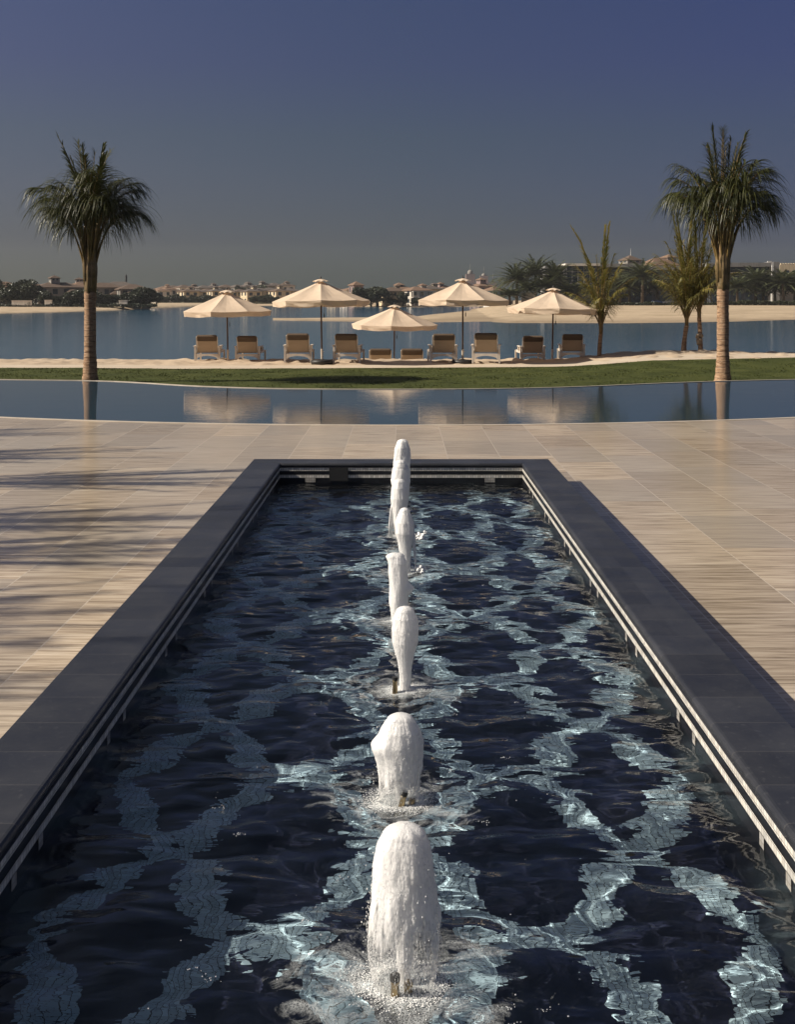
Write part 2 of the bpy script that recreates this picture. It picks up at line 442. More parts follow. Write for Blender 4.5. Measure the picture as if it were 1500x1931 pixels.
M = dict(
    deck=mat_deck(), slate=mat_slate(),
    floor=mosaic('pool_floor_mosaic', (.013, .015, .032), (.55, .72, .79), True),
    wallm=mosaic('black_wall_mosaic', (.012, .012, .014), None),
    band=mosaic('white_band_mosaic', (.5, .5, .5), (.74, .70, .62)),
    drop=mosaic('dull_drop_mosaic', (.3, .3, .3), (.42, .39, .34)),
    water=mat_water_glass(), foam=mat_foam(),
    pool=mat_still_water('infinity_pool_water', (.022, .050, .075), 3.5, 20, .0011, .015, (.8, .0016)),
    lagoon=mat_still_water('lagoon_water', (.016, .074, .132), .8, 3.5, .0085, .11, (.12, .006)),
    sand=mat_sand('near_sand', (.56, .45, .33), (.40, .31, .22), .5, .9, 3.5),
    path=mat_sand('path_stone', (.58, .49, .38), (.50, .42, .32), 1.5, .15, 8),
    shore=mat_shore(), grass=mat_grass(), trunk=mat_trunk(),
    rim=simple('pale_rim_stone', (.60, .53, .43), (.48, .41, .33), 4, .5),
    brass=simple('brass', (.42, .33, .20), (.30, .23, .13), 20, .28, metal=1),
    dark=simple('dark_metal', (.03, .03, .03), (.02, .02, .02), 8, .5),
    jet=mat_jet(),
    bubble=simple('froth', (.92, .92, .90), (.85, .86, .86), 60, .2),
    petiole=mat_leaf('palm_petiole', (.26, .17, .055), (.12, .085, .025), .05, 4),
    sheath=mat_leaf('palm_leaf_sheath', (.27, .18, .09), (.10, .075, .032), .05, 5),
    frond=mat_leaf('palm_leaflet', (.075, .078, .022), (.026, .032, .009), .22, 2.5),
    frond2=mat_leaf('young_palm_leaflet', (.25, .21, .055), (.085, .09, .024), .3, 2.0),
    datef=mat_leaf('date_palm_leaflet', (.13, .145, .07), (.055, .066, .034), .15, .8),
    datet=simple('date_palm_bark', (.22, .17, .12), (.10, .075, .05), 3, .9),
    leaf=mat_leaf('tree_leaf', (.050, .060, .030), (.022, .030, .016), .1, .5),
    shrub=mat_leaf('shrub_leaf', (.06, .068, .028), (.022, .028, .012), .1, .7),
    bark=simple('bark', (.10, .08, .055), (.05, .04, .03), 3, .9),
    canvas=mat_canvas('cream_canvas', (.74, .60, .46), (.66, .53, .40)),
    wood=simple('dark_wood', (.09, .045, .022), (.045, .022, .012), 9, .45, stretch=(1, 1, .2)),
    frame=simple('white_lounger_frame', (.66, .60, .52), (.55, .49, .42), 6, .5),
    cushion=mat_canvas('tan_cushion', (.50, .395, .285), (.41, .32, .23)),
    flap=mat_canvas('shaded_brown_headrest', (.15, .112, .082), (.105, .078, .056)),  # headrest brown, darkened further to carry its shadow
    w_cream=mat_wall('cream_render', (.66, .55, .38), (.50, .41, .28)),
    w_white=mat_wall('white_render', (.72, .66, .57), (.58, .52, .44)),
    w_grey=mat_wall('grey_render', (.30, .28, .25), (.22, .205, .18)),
    w_conc=mat_wall('concrete', (.27, .265, .255), (.19, .19, .185)),
    w_shaded=mat_wall('shaded_facade', (.060, .068, .085), (.035, .040, .052)),  # shade of the house fronts put into a dark bluish wall colour
    w_pink=mat_wall('pink_render', (.30, .22, .20), (.24, .18, .16)),
    r_brown=mat_roof('brown_tiles', (.17, .125, .095), (.11, .08, .062)),
    r_terra=mat_roof('terracotta_tiles', (.27, .175, .12), (.18, .12, .085)),
    r_grey=mat_roof('grey_brown_tiles', (.17, .14, .12), (.10, .085, .075)),
    pane=mat_glass_pane(),
    white=simple('white_paint', (.72, .70, .66), (.60, .58, .54), 3, .5),
    blue=simple('blue_car_paint', (.10, .16, .34), (.08, .13, .28), 3, .25),
    rubber=simple('tyre_rubber', (.025, .025, .025), (.015, .015, .015), 8, .8),
)

# ------------------------------------------------------------------ world, sun, camera
w = bpy.data.worlds.new("World"); sc.world = w; w.use_nodes = True
wt = w.node_tree; bg = wt.nodes['Background']
sky = wt.nodes.new('ShaderNodeTexSky'); sky.sky_type = 'NISHITA'; sky.sun_disc = False
sky.sun_elevation = R(SUN_EL); sky.sun_rotation = R(-97.5); sky.altitude = 0
sky.air_density = 1.0; sky.dust_density = 1.6; sky.ozone_density = 2.0
geo = wt.nodes.new('ShaderNodeTexCoord'); sp = wt.nodes.new('ShaderNodeSeparateXYZ'); wt.links.new(geo.outputs['Generated'], sp.inputs[0])
rp = wt.nodes.new('ShaderNodeValToRGB'); wt.links.new(sp.outputs[2], rp.inputs[0])
el = rp.color_ramp.elements
SKY = [(0.0, (0.26, 0.33, 0.38)), (0.019, (0.197, 0.238, 0.285)), (0.047, (0.160, 0.174, 0.235)), (0.094, (0.1861, 0.1866, 0.2399)), (0.14, (0.1964, 0.1972, 0.2396)), (0.2, (0.2056, 0.1951, 0.282)), (0.26, (0.2187, 0.2132, 0.3068)), (0.5, (0.42, 0.37, 0.33)), (1.0, (0.54, 0.48, 0.38))]
while len(el) < len(SKY): el.new(.5)
for i, (p, c) in enumerate(SKY): el[i].position = p; el[i].color = (*c, 1)
mxw = wt.nodes.new('ShaderNodeMix'); mxw.data_type = 'RGBA'; mxw.blend_type = 'MULTIPLY'; mxw.inputs[0].default_value = 1
wt.links.new(sky.outputs[0], mxw.inputs[6]); wt.links.new(rp.outputs[0], mxw.inputs[7])
rx_ = wt.nodes.new('ShaderNodeMapRange'); wt.links.new(sp.outputs[0], rx_.inputs[0]); rx_.inputs[1].default_value = -.33; rx_.inputs[2].default_value = .33
rs = wt.nodes.new('ShaderNodeValToRGB'); wt.links.new(rx_.outputs[0], rs.inputs[0]); e_ = rs.color_ramp.elements; e_.new(.5)
for i, c in enumerate(((.98, .90, .86), (.77, .77, .77), (.62, .62, .76))): e_[i].color = (*c, 1)
mx2 = wt.nodes.new('ShaderNodeMix'); mx2.data_type = 'RGBA'; mx2.blend_type = 'MULTIPLY'; mx2.inputs[0].default_value = 1
wt.links.new(mxw.outputs[2], mx2.inputs[6]); wt.links.new(rs.outputs[0], mx2.inputs[7])
wt.links.new(mx2.outputs[2], bg.inputs[0]); bg.inputs[1].default_value = .12

sl = bpy.data.lights.new('sun', 'SUN'); sl.energy = 4.8; sl.angle = R(.5); sl.color = (1, .91, .78)
so = bpy.data.objects.new('sun', sl); COL.objects.link(so)
sdir = Vector((-math.cos(R(SUN_EL)), -.13*math.cos(R(SUN_EL)), math.sin(R(SUN_EL))))
so.rotation_euler = sdir.to_track_quat('Z', 'Y').to_euler()
so.location = (-20, 0, 20)

cd = bpy.data.cameras.new('camera'); co = bpy.data.objects.new('camera', cd); COL.objects.link(co); sc.camera = co
cd.sensor_fit = 'HORIZONTAL'; cd.sensor_width = 36; cd.lens = 36*F/1500
cd.shift_x = -(VX-750)/1500; cd.shift_y = -(965.5-VY)/1500
cd.clip_start = .05; cd.clip_end = 12000
co.location = (0, 0, CAMZ); co.rotation_euler = (PI/2, 0, 0)
sc.view_settings.view_transform = 'Standard'; sc.view_settings.look = 'None'; sc.view_settings.gamma = 1
sc.view_settings.exposure = .45
sc.cycles.use_denoising = True
sc.cycles.max_bounces = 8; sc.cycles.transparent_max_bounces = 16; sc.cycles.transmission_bounces = 6
sc.cycles.sample_clamp_indirect = 4; sc.cycles.blur_glossy = 1.0

# ------------------------------------------------------------------ fountain basin
BX0, BX1, BY0, BY1 = -1.29, 1.29, 1.5, 12.05      # inner faces
CW, CT, WZ, FZ = .315, .25, .04, -.46             # coping width, coping top, water level, floor level
basin = empty('fountain_basin', (0, 6.8, 0), 0, 'long rectangular fountain basin with dark slate coping and black mosaic walls banded in white', 'fountain basin')
def shift(m, dy=-6.8): m.v = [(x, y+dy, z) for x, y, z in m.v]
def cop_profile():     # (distance from the inner wall face outwards, z): bull-nosed inner edge, square outer edge
    p = [(0.012, .205), (-.008, .205)]
    for i in range(7):
        a = R(180+60 - 150*i/6); p.append((.014+.022*math.cos(a), .228+.022*math.sin(a)))
    p += [(CW-.004, CT), (CW, CT-.004), (CW, .0), (.06, .0)]
    return p
def coping_run(p0, p1, inn, m0, m1):
    """mitred run from p0 to p1 along the inner face; inn = outward normal; m = mitre factor at the ends"""
    m = MB(); d = (Vector(p1)-Vector(p0)).normalized(); prof = cop_profile(); vs = []
    for p, mm in ((p0, -m0), (p1, m1)):
        for u, z in prof: q = Vector(p) + Vector(inn)*u + d*(u*mm); vs.append((q.x, q.y, z))
    k = len(prof)
    fs = [(i, (i+1) % k, k+(i+1) % k, k+i) for i in range(k)] + [tuple(range(k-1, -1, -1)), tuple(range(k, 2*k))]
    m.add(vs, fs); return m
for p0, p1, inn in (((BX0, BY1, 0), (BX0, BY0, 0), (-1, 0, 0)), ((BX1, BY0, 0), (BX1, BY1, 0), (1, 0, 0)), ((BX1, BY1, 0), (BX0, BY1, 0), (0, 1, 0)), ((BX0, BY0, 0), (BX1, BY0, 0), (0, -1, 0))):
    m = coping_run(p0, p1, inn, 1, 1); shift(m); o = m.build('coping', M['slate'], basin)
    md = o.modifiers.new('n', 'EDGE_SPLIT')
m = MB()      # inner wall faces
c4 = [(BX0, BY0), (BX1, BY0), (BX1, BY1), (BX0, BY1)]
for i in range(4):
    (x0, y0), (x1, y1) = c4[i], c4[(i+1) % 4]
    m.add([(x0, y0, .206), (x1, y1, .206), (x1, y1, FZ), (x0, y0, FZ)], [(0, 1, 2, 3)])
shift(m); wallo = m.build('basin_wall', M['wallm'], basin)
m = MB(); m.add([(BX0, BY0, FZ), (BX1, BY0, FZ), (BX1, BY1, FZ), (BX0, BY1, FZ)], [(0, 1, 2, 3)])
fo = m.build('basin_floor', M['floor'], None); fo.parent = basin; fo.location = (0, -6.8, 0)
E2 = .003
bands = []
for z1 in (.2035-.0272*0.05, .2035-.0272*2.75):
    z1 = z1 - .001; z0 = z1-.033
    m = MB()
    for x, s in ((BX0+E2, 1), (BX1-E2, -1)):
        m.add([(x, BY0, z0), (x, BY1-E2, z0), (x, BY1-E2, z1), (x, BY0, z1)], [(0, 1, 2, 3)])
    gap0, gap1 = at(621, 12.05).x, at(657, 12.05).x      # the dark skimmer slot interrupts the far bands
    for a, b in ((BX0+E2, gap0), (gap1, BX1-E2)):
        m.add([(a, BY1-E2, z0), (b, BY1-E2, z0), (b, BY1-E2, z1), (a, BY1-E2, z1)], [(0, 1, 2, 3)])
    shift(m); bands.append(m.build('white_tile_band', M['band'], basin))
m = MB()
blk = []
ys = []
for k in range(-2, 8):
    yc = 3.30+.61+1.22*k
    ys += [yc-.14, yc+.14]
for yv in ys:
    if BY0+.1 < yv < BY1-.1:
        for x in (BX0+E2, BX1-E2): blk.append([(x, yv-.025, .048), (x, yv+.025, .048), (x, yv+.025, .097), (x, yv-.025, .097)])
for xv in (-.965, .94): blk.append([(xv-.054, BY1-E2, .048), (xv+.054, BY1-E2, .048), (xv+.054, BY1-E2, .097), (xv-.054, BY1-E2, .097)])
drops_ = []
for q in blk:
    m = MB(); m.add(q, [(0, 1, 2, 3)]); shift(m); drops_.append(m.build('pale_tile_drop', M['drop'], basin))
m = MB(); m.box(((gap0+gap1)/2, BY1-.012-6.8, .13), (gap1-gap0-.004, .02, .13)); m.build('skimmer_slot', M['dark'], basin)

# jets: px column, distance, top z, profile of (fraction of height from top, half width m), base thinness
JET = [3.26, 4.45, 5.69, 6.90, 8.13, 9.35, 10.57, 11.75]
jx = [at(p, d).x for p, d in zip((760, 752, 756, 752, 764, 753, 755, 757), JET)]
rng = np.random.default_rng(11)
WV = []
for i in range(64):
    L = float(np.exp(rng.uniform(np.log(.12), np.log(.75)))); a = rng.uniform(0, 2*PI)
    WV.append((2*PI/L*math.cos(a), 2*PI/L*math.sin(a)*1.15, rng.uniform(0, 2*PI), .00112*(L/.3)))
def wave(X, Y):
    Z = np.zeros_like(X); mod = np.full_like(X, .75)
    for x, y in zip(jx, JET):
        r = np.sqrt((X-x)**2+(Y-y)**2)
        mod = mod+.0*np.exp(-(r/.33)**2)
    for kx, ky, ph, am in WV: Z += am*np.sin(kx*X+ky*Y+ph)
    Z *= mod
    for i, (x, y) in enumerate(zip([0.0]+jx, [2.07]+JET)):
        r = np.sqrt((X-x)**2+(Y-y)**2)+1e-4
        ang = np.arctan2(Y-y, X-x)
        rr = r*(1+.06*np.sin(3*ang+i)+.04*np.sin(5*ang+2*i))
        Z += .0000*np.exp(-r/.5)*np.sin(2*PI*rr/.24+i*1.7)*(1-np.exp(-(r/.08)**2))
    return Z+WZ
ncol = 150
ysamp = [BY0]
while ysamp[-1] < BY1: ysamp.append(ysamp[-1]+.0185)
ysamp[-1] = BY1
X, Y = np.meshgrid(np.linspace(BX0, BX1, ncol), np.array(ysamp)); Z = wave(X, Y)
wat = grid_mesh('fountain_water', X, Y, Z, M['water']); tag(wat, kind='structure')
def foam_patch(i, x, y, rx, ry):
    Xf, Yf = np.meshgrid(np.linspace(x-rx, x+rx, 120), np.linspace(y-ry, y+ry, 110))
    Xf = np.clip(Xf, BX0+.01, BX1-.01)
    o = grid_mesh('foam', Xf, Yf, wave(Xf, Yf)+.0025, M['foam'])
    r = np.sqrt(((Xf-x)/rx)**2+((Yf-y)/ry)**2); d = np.sqrt(((Xf-x)/1.2)**2+(Yf-y)**2); s_ = (1.0, .9, .85, .8, .8, .7, .6, .6)[i]
    fm = s_*(.60*np.exp(-(d/.14)**2)+.23*np.exp(-((d-.25)/.11)**2)+.13*np.exp(-(d/.42)**2))-np.clip((r-.75)*2.5, 0, 1)
    fa = o.data.attributes.new('foam', 'FLOAT', 'POINT'); fa.data.foreach_set('value', np.clip(fm, -1, 1).astype(np.float32).ravel())
    tag(o, 'thin bubbly foam spreading on the water around ' + ('the nearest jet', 'the second nearest jet', 'the third nearest jet', 'the fourth nearest jet', 'the fifth jet', 'the sixth jet', 'the second farthest jet', 'the farthest jet')[i], 'foam', 'foam rings round the jets')
for i, (x, y) in enumerate(zip(jx, JET)): foam_patch(i, x, y, .62 if i else .75, .5 if i < 7 else .28)
# sunlight through the rippled surface
sl.cycles.is_caustics_light = True
wat.cycles.is_caustics_caster = True
for o in [fo, wallo]+drops_+bands: o.cycles.is_caustics_receiver = True

def jet_mesh(name, parent, prof, seed, lean=(0, 0), bumps=(), thin=(.0, 1.0), nseg=120, squash=.85):
    """prof: list of (z above water, radius)"""
    zs = [p[0] for p in prof]; rs = [p[1] for p in prof]
    H = zs[-1]; nz = 190; vs = []; fs = []; th = []
    zl = H*(1-(1-np.linspace(0, 1, nz))**1.6)
    for j, z in enumerate(zl):
        r0 = float(np.interp(z, zs, rs)); fr = z/H
        if fr > .93: r0 = float(np.interp(.93*H, zs, rs))*math.sqrt(max(0.0, 1-((fr-.93)/.07)**2)) if fr < .999 else .0005
        for k in range(nseg):
            a = 2*PI*k/nseg; dx, dy = math.cos(a), math.sin(a)
            p = Vector((dx*2.2+seed*9.1, dy*2.2, z*7))
            n = noise.noise(p)*.11+noise.noise(p*2.7)*.035+noise.noise(Vector((dx*9+seed, dy*9, z*14)))*.022+noise.noise(Vector((dx*22+seed, dy*22, z*50)))*.014
            n += noise.noise(Vector((dx*34+seed, dy*34, z*9)))*.020+noise.noise(Vector((dx*55+seed, dy*55, z*70)))*.014+noise.noise(Vector((dx*12, dy*12+seed, z*110)))*.008
            n += (1-fr)*.11*noise.noise(Vector((dx*9+seed, dy*9, z*18)))
            r = r0*(1+n)
            ox = lean[0]*fr; oy = lean[1]*fr
            for bz, ba, br, bs in bumps:
                g = math.exp(-((z-bz)/bs)**2)*max(0, math.cos(a-ba))**3
                r += br*g
            vs.append((dx*r+ox, dy*r*squash+oy, z)); 
            th.append(max(0.0, min(1.0, thin[1]-(thin[1]-thin[0])*min(1, fr/.85))) )
    for j in range(nz-1):
        for k in range(nseg): fs.append((j*nseg+k, j*nseg+(k+1) % nseg, (j+1)*nseg+(k+1) % nseg, (j+1)*nseg+k))
    fs.append(tuple(range((nz-1)*nseg, nz*nseg)))
    m = MB(); m.v = vs; m.f = fs
    o = m.build(name, M['jet'], parent, smooth=True)
    a = o.data.attributes.new('thin', 'FLOAT', 'POINT'); a.data.foreach_set('value', np.array(th, dtype=np.float32))
    return o
S = [F/d for d in JET]
def prof_px(i, rows):           # rows: (py, half width px) from the photograph, converted to metres above the water
    out = [(max(0.0, CAMZ-(py-VY)/S[i]-WZ), hw/S[i]) for py, hw in rows]
    out.sort(); 
    if out[0][0] > 0: out.insert(0, (0, out[0][1]))
    return out
P = [
    [(1870, 52), (1830, 60), (1780, 67), (1740, 68), (1680, 62), (1620, 54), (1590, 48), (1570, 38), (1553, 22)],
    [(1515, 34), (1480, 37), (1440, 41), (1400, 42), (1375, 37), (1360, 28), (1345, 15)],
    [(1300, 10), (1275, 10), (1255, 12), (1235, 17), (1210, 24), (1185, 26), (1165, 23), (1143, 12)],
    [(1172, 14), (1140, 17), (1110, 17), (1080, 18), (1060, 17), (1050, 13), (1042, 8)],
    [(1085, 9), (1045, 10), (1025, 13), (1005, 18), (985, 17), (970, 12), (957, 6)],
    [(1012, 8), (985, 11), (960, 13), (940, 16), (920, 15), (903, 8)],
    [(962, 11), (930, 16), (905, 18), (885, 15), (867, 7)],
    [(920, 13), (890, 16), (865, 16), (845, 14), (828, 8)],
]
JN = ['nearest', 'second nearest', 'third nearest', 'fourth nearest', 'fourth farthest', 'third farthest', 'second farthest', 'farthest']
JL = ['widest and nearest water jet, a tall white dome falling in streaks over its nozzle',
      'second nearest water jet, a round white dome with a lump on its left',
      'third nearest water jet, slim at the nozzle and swelling like a vase above',
      'fourth jet from the camera, an even white froth column with a ragged left shoulder',
      'fifth jet from the camera, pointed froth column with a thin tail on its right',
      'sixth jet from the camera, short froth column shedding thin threads to its left',
      'second farthest water jet, narrow white froth column just below the farthest one',
      'farthest water jet, its round white top standing above the far dark coping']
thin = [(.22, 1.12), (.10, 1.02), (.0, .40), (.0, .4), (.1, .6), (.15, .75), (.2, .75), (.2, .75)]
bmp = [[], [(.215, PI+.2, .020, .032), (.19, PI, .012, .05)], [], [(.40, PI, .03, .03), (.20, 0, .04, .03)], [], [], [], []]
lean = [(0, 0), (.004, 0), (.0, 0), (-.01, 0), (-.006, 0), (0, 0), (0, 0), (.01, 0)]
random.seed(3)
for i in range(8):
    g = empty('fountain_jet', (jx[i]+(.004 if i != 2 else .022), JET[i], WZ), 0, JL[i], 'water jet', 'white water jets in a row down the basin')
    pr = prof_px(i, P[i])
    jet_mesh('froth_column', g, pr, i*1.37+.5, lean[i], bmp[i], thin[i])
    if i in (0, 1, 4, 5, 6, 7):   # rising core inside the falling curtain
        H = pr[-1][0]
        jet_mesh('water_core', g, [(0, .016), (H*.4, .03), (H*.7, .045), (H*.85, pr[-3][1]*.75), (H*.93, pr[-3][1]*.6)], i+7.7, lean[i], [], (0, .1), nseg=24)
    # falling threads: short stretched drops over the surface of the column
    H = pr[-1][0]; m = MB(); zs_ = [p[0] for p in pr]; rs_ = [p[1] for p in pr]
    for k in range((4200, 2200, 900, 300, 260, 220, 200, 200)[i]):
        z = H*random.random()**1.35; a = random.uniform(0, 2*PI); r0 = float(np.interp(z, zs_, rs_)); fr = z/H
        if fr > .93: r0 = float(np.interp(.93*H, zs_, rs_))*math.sqrt(max(0, 1-((fr-.93)/.07)**2))
        q = r0*(1+random.gauss(0, .045)); s = random.uniform(.0004, .0009)
        m.ico((math.cos(a)*q+lean[i][0]*fr, math.sin(a)*q*.85, z), s, 0, 1, 1, random.uniform(1.5, 3+9*(1-fr)))
    tag(m.build('water_threads', M['bubble'], g, smooth=True), kind='stuff')
    # droplets thrown off the column
    m = MB()
    for k in range(150 if i < 3 else 60):
        z = H*random.random()**1.2*.92; a = random.uniform(0, 2*PI); rr = float(np.interp(z, [p[0] for p in pr], [p[1] for p in pr]))
        q = rr*(1.0+abs(random.gauss(0, .14))) + (.0 if z > .1 else abs(random.gauss(0, .02)))
        s = random.uniform(.0007, .0020)
        m.ico((math.cos(a)*q, math.sin(a)*q*.85, z+.004), s, 0, 1, 1, random.uniform(1, 2.6))
    tag(m.build('water_drops', M['bubble'], g, smooth=True), kind='stuff')
    # churned froth where it lands
    m = MB()
    for k in range(2600 if i < 3 else 420):
        a = random.uniform(0, 2*PI); rr = pr[0][1]*.95+abs(random.gauss(0, .022)) + (.05*random.random() if random.random() < .25 else 0)
        x, y = math.cos(a)*rr*1.15, math.sin(a)*rr
        hz = float(wave(np.array([[x+jx[i]]]), np.array([[y+JET[i]]]))[0, 0])-WZ
        m.ico((x, y, hz+.001+.010*random.random()*math.exp(-rr*6)), random.uniform(.0007, .0021), 0 if i > 2 else 1, 1, 1, .7)
    tag(m.build('landing_froth', M['bubble'], g, smooth=True), kind='stuff')
    if i == 4:     # tail falling to the right
        m = MB(); m.tube([(.035, 0, .36), (.055, 0, .28), (.062, 0, .18), (.072, 0, .08), (.075, 0, 0)], [.008, .014, .012, .007, .006], 10)
        t_ = m.build('falling_tail', M['jet'], g, smooth=True); a_ = t_.data.attributes.new('thin', 'FLOAT', 'POINT'); a_.data.foreach_set('value', np.full(len(m.v), .45, dtype=np.float32))
        m = MB(); 
        for k in range(70): m.ico((.10+random.gauss(0, .02), random.gauss(0, .02), abs(random.gauss(0, .022))), random.uniform(.006, .013), 1)
        tag(m.build('splash_cap', M['bubble'], g, smooth=True), kind='stuff')
    if i == 5:
        m = MB()
        for xx in (-.062, -.075, -.05): m.tube([(xx+.02, 0, .30), (xx, 0, .2), (xx-.01, 0, .1), (xx-.012, 0, 0)], [.007, .006, .006, .004], 8)
        t_ = m.build('falling_tail', M['jet'], g, smooth=True); a_ = t_.data.attributes.new('thin', 'FLOAT', 'POINT'); a_.data.foreach_set('value', np.full(len(m.v), .6, dtype=np.float32))
        m = MB()
        for k in range(60): m.ico((.16+random.gauss(0, .03), -.1+random.gauss(0, .02), abs(random.gauss(0, .022))), random.uniform(.006, .013), 1)
        tag(m.build('splash_cap', M['bubble'], g, smooth=True), kind='stuff')
nz_lab = ['brass nozzle standing in the nearest and widest jet', 'brass nozzle half hidden under the second nearest jet', 'brass nozzle with a black cap left of the vase-shaped third jet']
for i in range(3):
    dx = (-.010, -.004, -.028)[i]; lx = (0, 12, 0)[i]
    g = empty('fountain_nozzle', (jx[i]+dx-(.012 if i == 0 else 0), JET[i]-(.060, .055, .045)[i], WZ-(.072, .072, .05)[i]), 0, nz_lab[i], 'nozzle', 'brass nozzles under the nearest jets')
    g.rotation_euler = (0, R(lx), 0)
    m = MB(); m.lathe([(0, .017), (.045, .0165), (.052, .013), (.11, .0115), (.112, .013), (.118, .013)], 20); m.build('nozzle_body', M['brass'], g, smooth=True)
    m = MB(); m.lathe([(.118, .0145), (.133, .0145), (.134, .010)], 20); m.build('nozzle_cap', M['dark'], g)
    if i < 2:
        m = MB(); m.lathe([(0, .013), (.10, .012), (.104, .010)], 16, (.038, .02, 0)); m.build('side_nozzle', M['brass'], g, smooth=True)
# floating bubbles: too many to count
m = MB(); random.seed(8)
for i in range(8):
    for k in range((60, 45, 30, 20, 16, 12, 10, 8)[i]):
        a = random.uniform(0, 2*PI); rr = random.uniform(.12, .62)
        x = jx[i]+math.cos(a)*rr*1.2; y = JET[i]+math.sin(a)*rr
        cl = random.random() < .35
        for q in range(random.randint(5, 14) if cl else 1):
            xx, yy = x+random.gauss(0, .012)*cl, y+random.gauss(0, .009)*cl
            s = random.uniform(.0012, .003) if cl else random.uniform(.0012, .0032)
            hz = float(wave(np.array([[xx]]), np.array([[yy]]))[0, 0])
            m.ico((xx, yy, hz), s, 0, 1, 1, .8)
gl = NT('bubble_film'); gl.set(base=(.8, .82, .85), rough=.05, trans=.55, ior=1.1)
o = m.build('bubbles', gl.m, None, smooth=True); tag(o, 'scattered air bubbles floating on the rippled fountain water around the jets', 'bubbles', kind='stuff')

# ------------------------------------------------------------------ deck, infinity pool, lawn, near beach
def y_near(x): return 17.80+1.17*(x/6.65)**2 if abs(x) < 13 else 17.80+1.17*(13/6.65)**2
farpts = [(-40, 30), (-16, 29.6), (-9.9, 27.95), (-7.3, 27.57), (-6.1, 26.9), (-4.9, 25.95), (-3.0, 25.2), (-1.2, 25.0), (.9, 25.0), (2.6, 25.2), (4.1, 25.7), (6.1, 26.75), (8.06, 27.55), (9.8, 28.0), (16, 29.4), (40, 30)]
fxs = np.array([p[0] for p in farpts]); fys = np.array([p[1] for p in farpts])
def y_far(x):
    s = 0
    for o_ in (-.6, -.3, 0, .3, .6): s += float(np.interp(x+o_, fxs, fys))
    return s/5
def strip(name, xs, f0, f1, z0, z1, mat, rows=1, zf=None):
    X = np.tile(np.array(xs), (rows+1, 1)); a = np.array([f0(x) for x in xs]); b = np.array([f1(x) for x in xs])
    T = np.linspace(0, 1, rows+1)[:, None]; Y = a*(1-T)+b*T; Z = z0*(1-T)+z1*T+np.zeros_like(X)
    if zf: Z = zf(X, Y)
    return grid_mesh(name, X, Y, Z, mat, smooth=rows > 1)
m = MB()
ox, oy0, oy1 = 1.29+CW-.01, BY0-CW+.01, BY1+CW-.01
def q4(x0, x1, y0, y1): m.add([(x0, y0, 0), (x1, y0, 0), (x1, y1, 0), (x0, y1, 0)], [(0, 1, 2, 3)])
q4(-24, -ox, -8, oy1); q4(ox, 24, -8, oy1); q4(-ox, ox, -8, oy0)
xs = sorted(set(list(np.linspace(-24, 24, 161))+[-ox, ox]))
for a, b in zip(xs[:-1], xs[1:]): m.add([(a, oy1, 0), (b, oy1, 0), (b, y_near(b), 0), (a, y_near(a), 0)], [(0, 1, 2, 3)])
tag(m.build('deck', M['deck']), kind='structure')
def ribbon(name, fn, x0, x1, w_, h0, h1, mat, n=160):
    m = MB(); xs = np.linspace(x0, x1, n); vs = []
    for x in xs:
        y = fn(x); e = .01; t_ = Vector((2*e, fn(x+e)-fn(x-e), 0)).normalized(); nn = Vector((-t_.y, t_.x, 0))
        for k, z in ((0, h0), (0, h1), (w_, h1), (w_, h0)): q = Vector((x, y, 0))+nn*k; vs.append((q.x, q.y, z))
    fs = []
    for i in range(n-1):
        for k in range(3): fs.append((i*4+k, (i+1)*4+k, (i+1)*4+k+1, i*4+k+1))
    m.add(vs, fs); return m.build(name, mat)
tag(ribbon('pool_edge', lambda x: y_near(x)-.02, -24, 24, .10, -.2, .006, M['rim']), kind='structure')
tag(ribbon('weir_edge', y_far, -38, 38, .07, -.3, -.008, M['rim']), kind='structure')
xs = np.linspace(-38, 38, 200)
tag(strip('pool_water', xs, lambda x: min(y_near(x), y_far(x)-1), lambda x: y_far(x)+.02, -.02, -.02, M['pool']), kind='structure')

def ground_z(X, Y):
    X = np.asarray(X, float); Y = np.asarray(Y, float)
    z = -.12+np.zeros_like(X)
    rise = np.clip((X-4.6)/3.6, 0, 1); rise = rise*rise*(3-2*rise)
    z = z+rise*np.clip((Y-31)/6, 0, 1)*.24
    z = z+.07*np.exp(-((X-9.6)/1.5)**2-((Y-38.3)/1.2)**2)
    crest = 38.7
    t_ = np.clip((Y-crest)/20, 0, 1)
    z = z-np.where(Y > crest, t_*3.6, 0)
    return z
def y_lawn(x): return float(np.interp(x, [-40, -9.5, -6.5, -2, 3.8, 8, 12.8, 40], [33.6, 33.8, 33.3, 33.6, 34.2, 35.0, 36.0, 36.5]))
xs = np.linspace(-38, 38, 220)
gr = strip('lawn', xs, lambda x: y_far(x)+.06, lambda x: y_lawn(x)+.03*math.sin(x*9), 0, 0, M['grass'], 24, lambda X, Y: ground_z(X, Y)+.03+.012*np.sin(X*3.1)*np.sin(Y*2.3)); tag(gr, kind='structure')
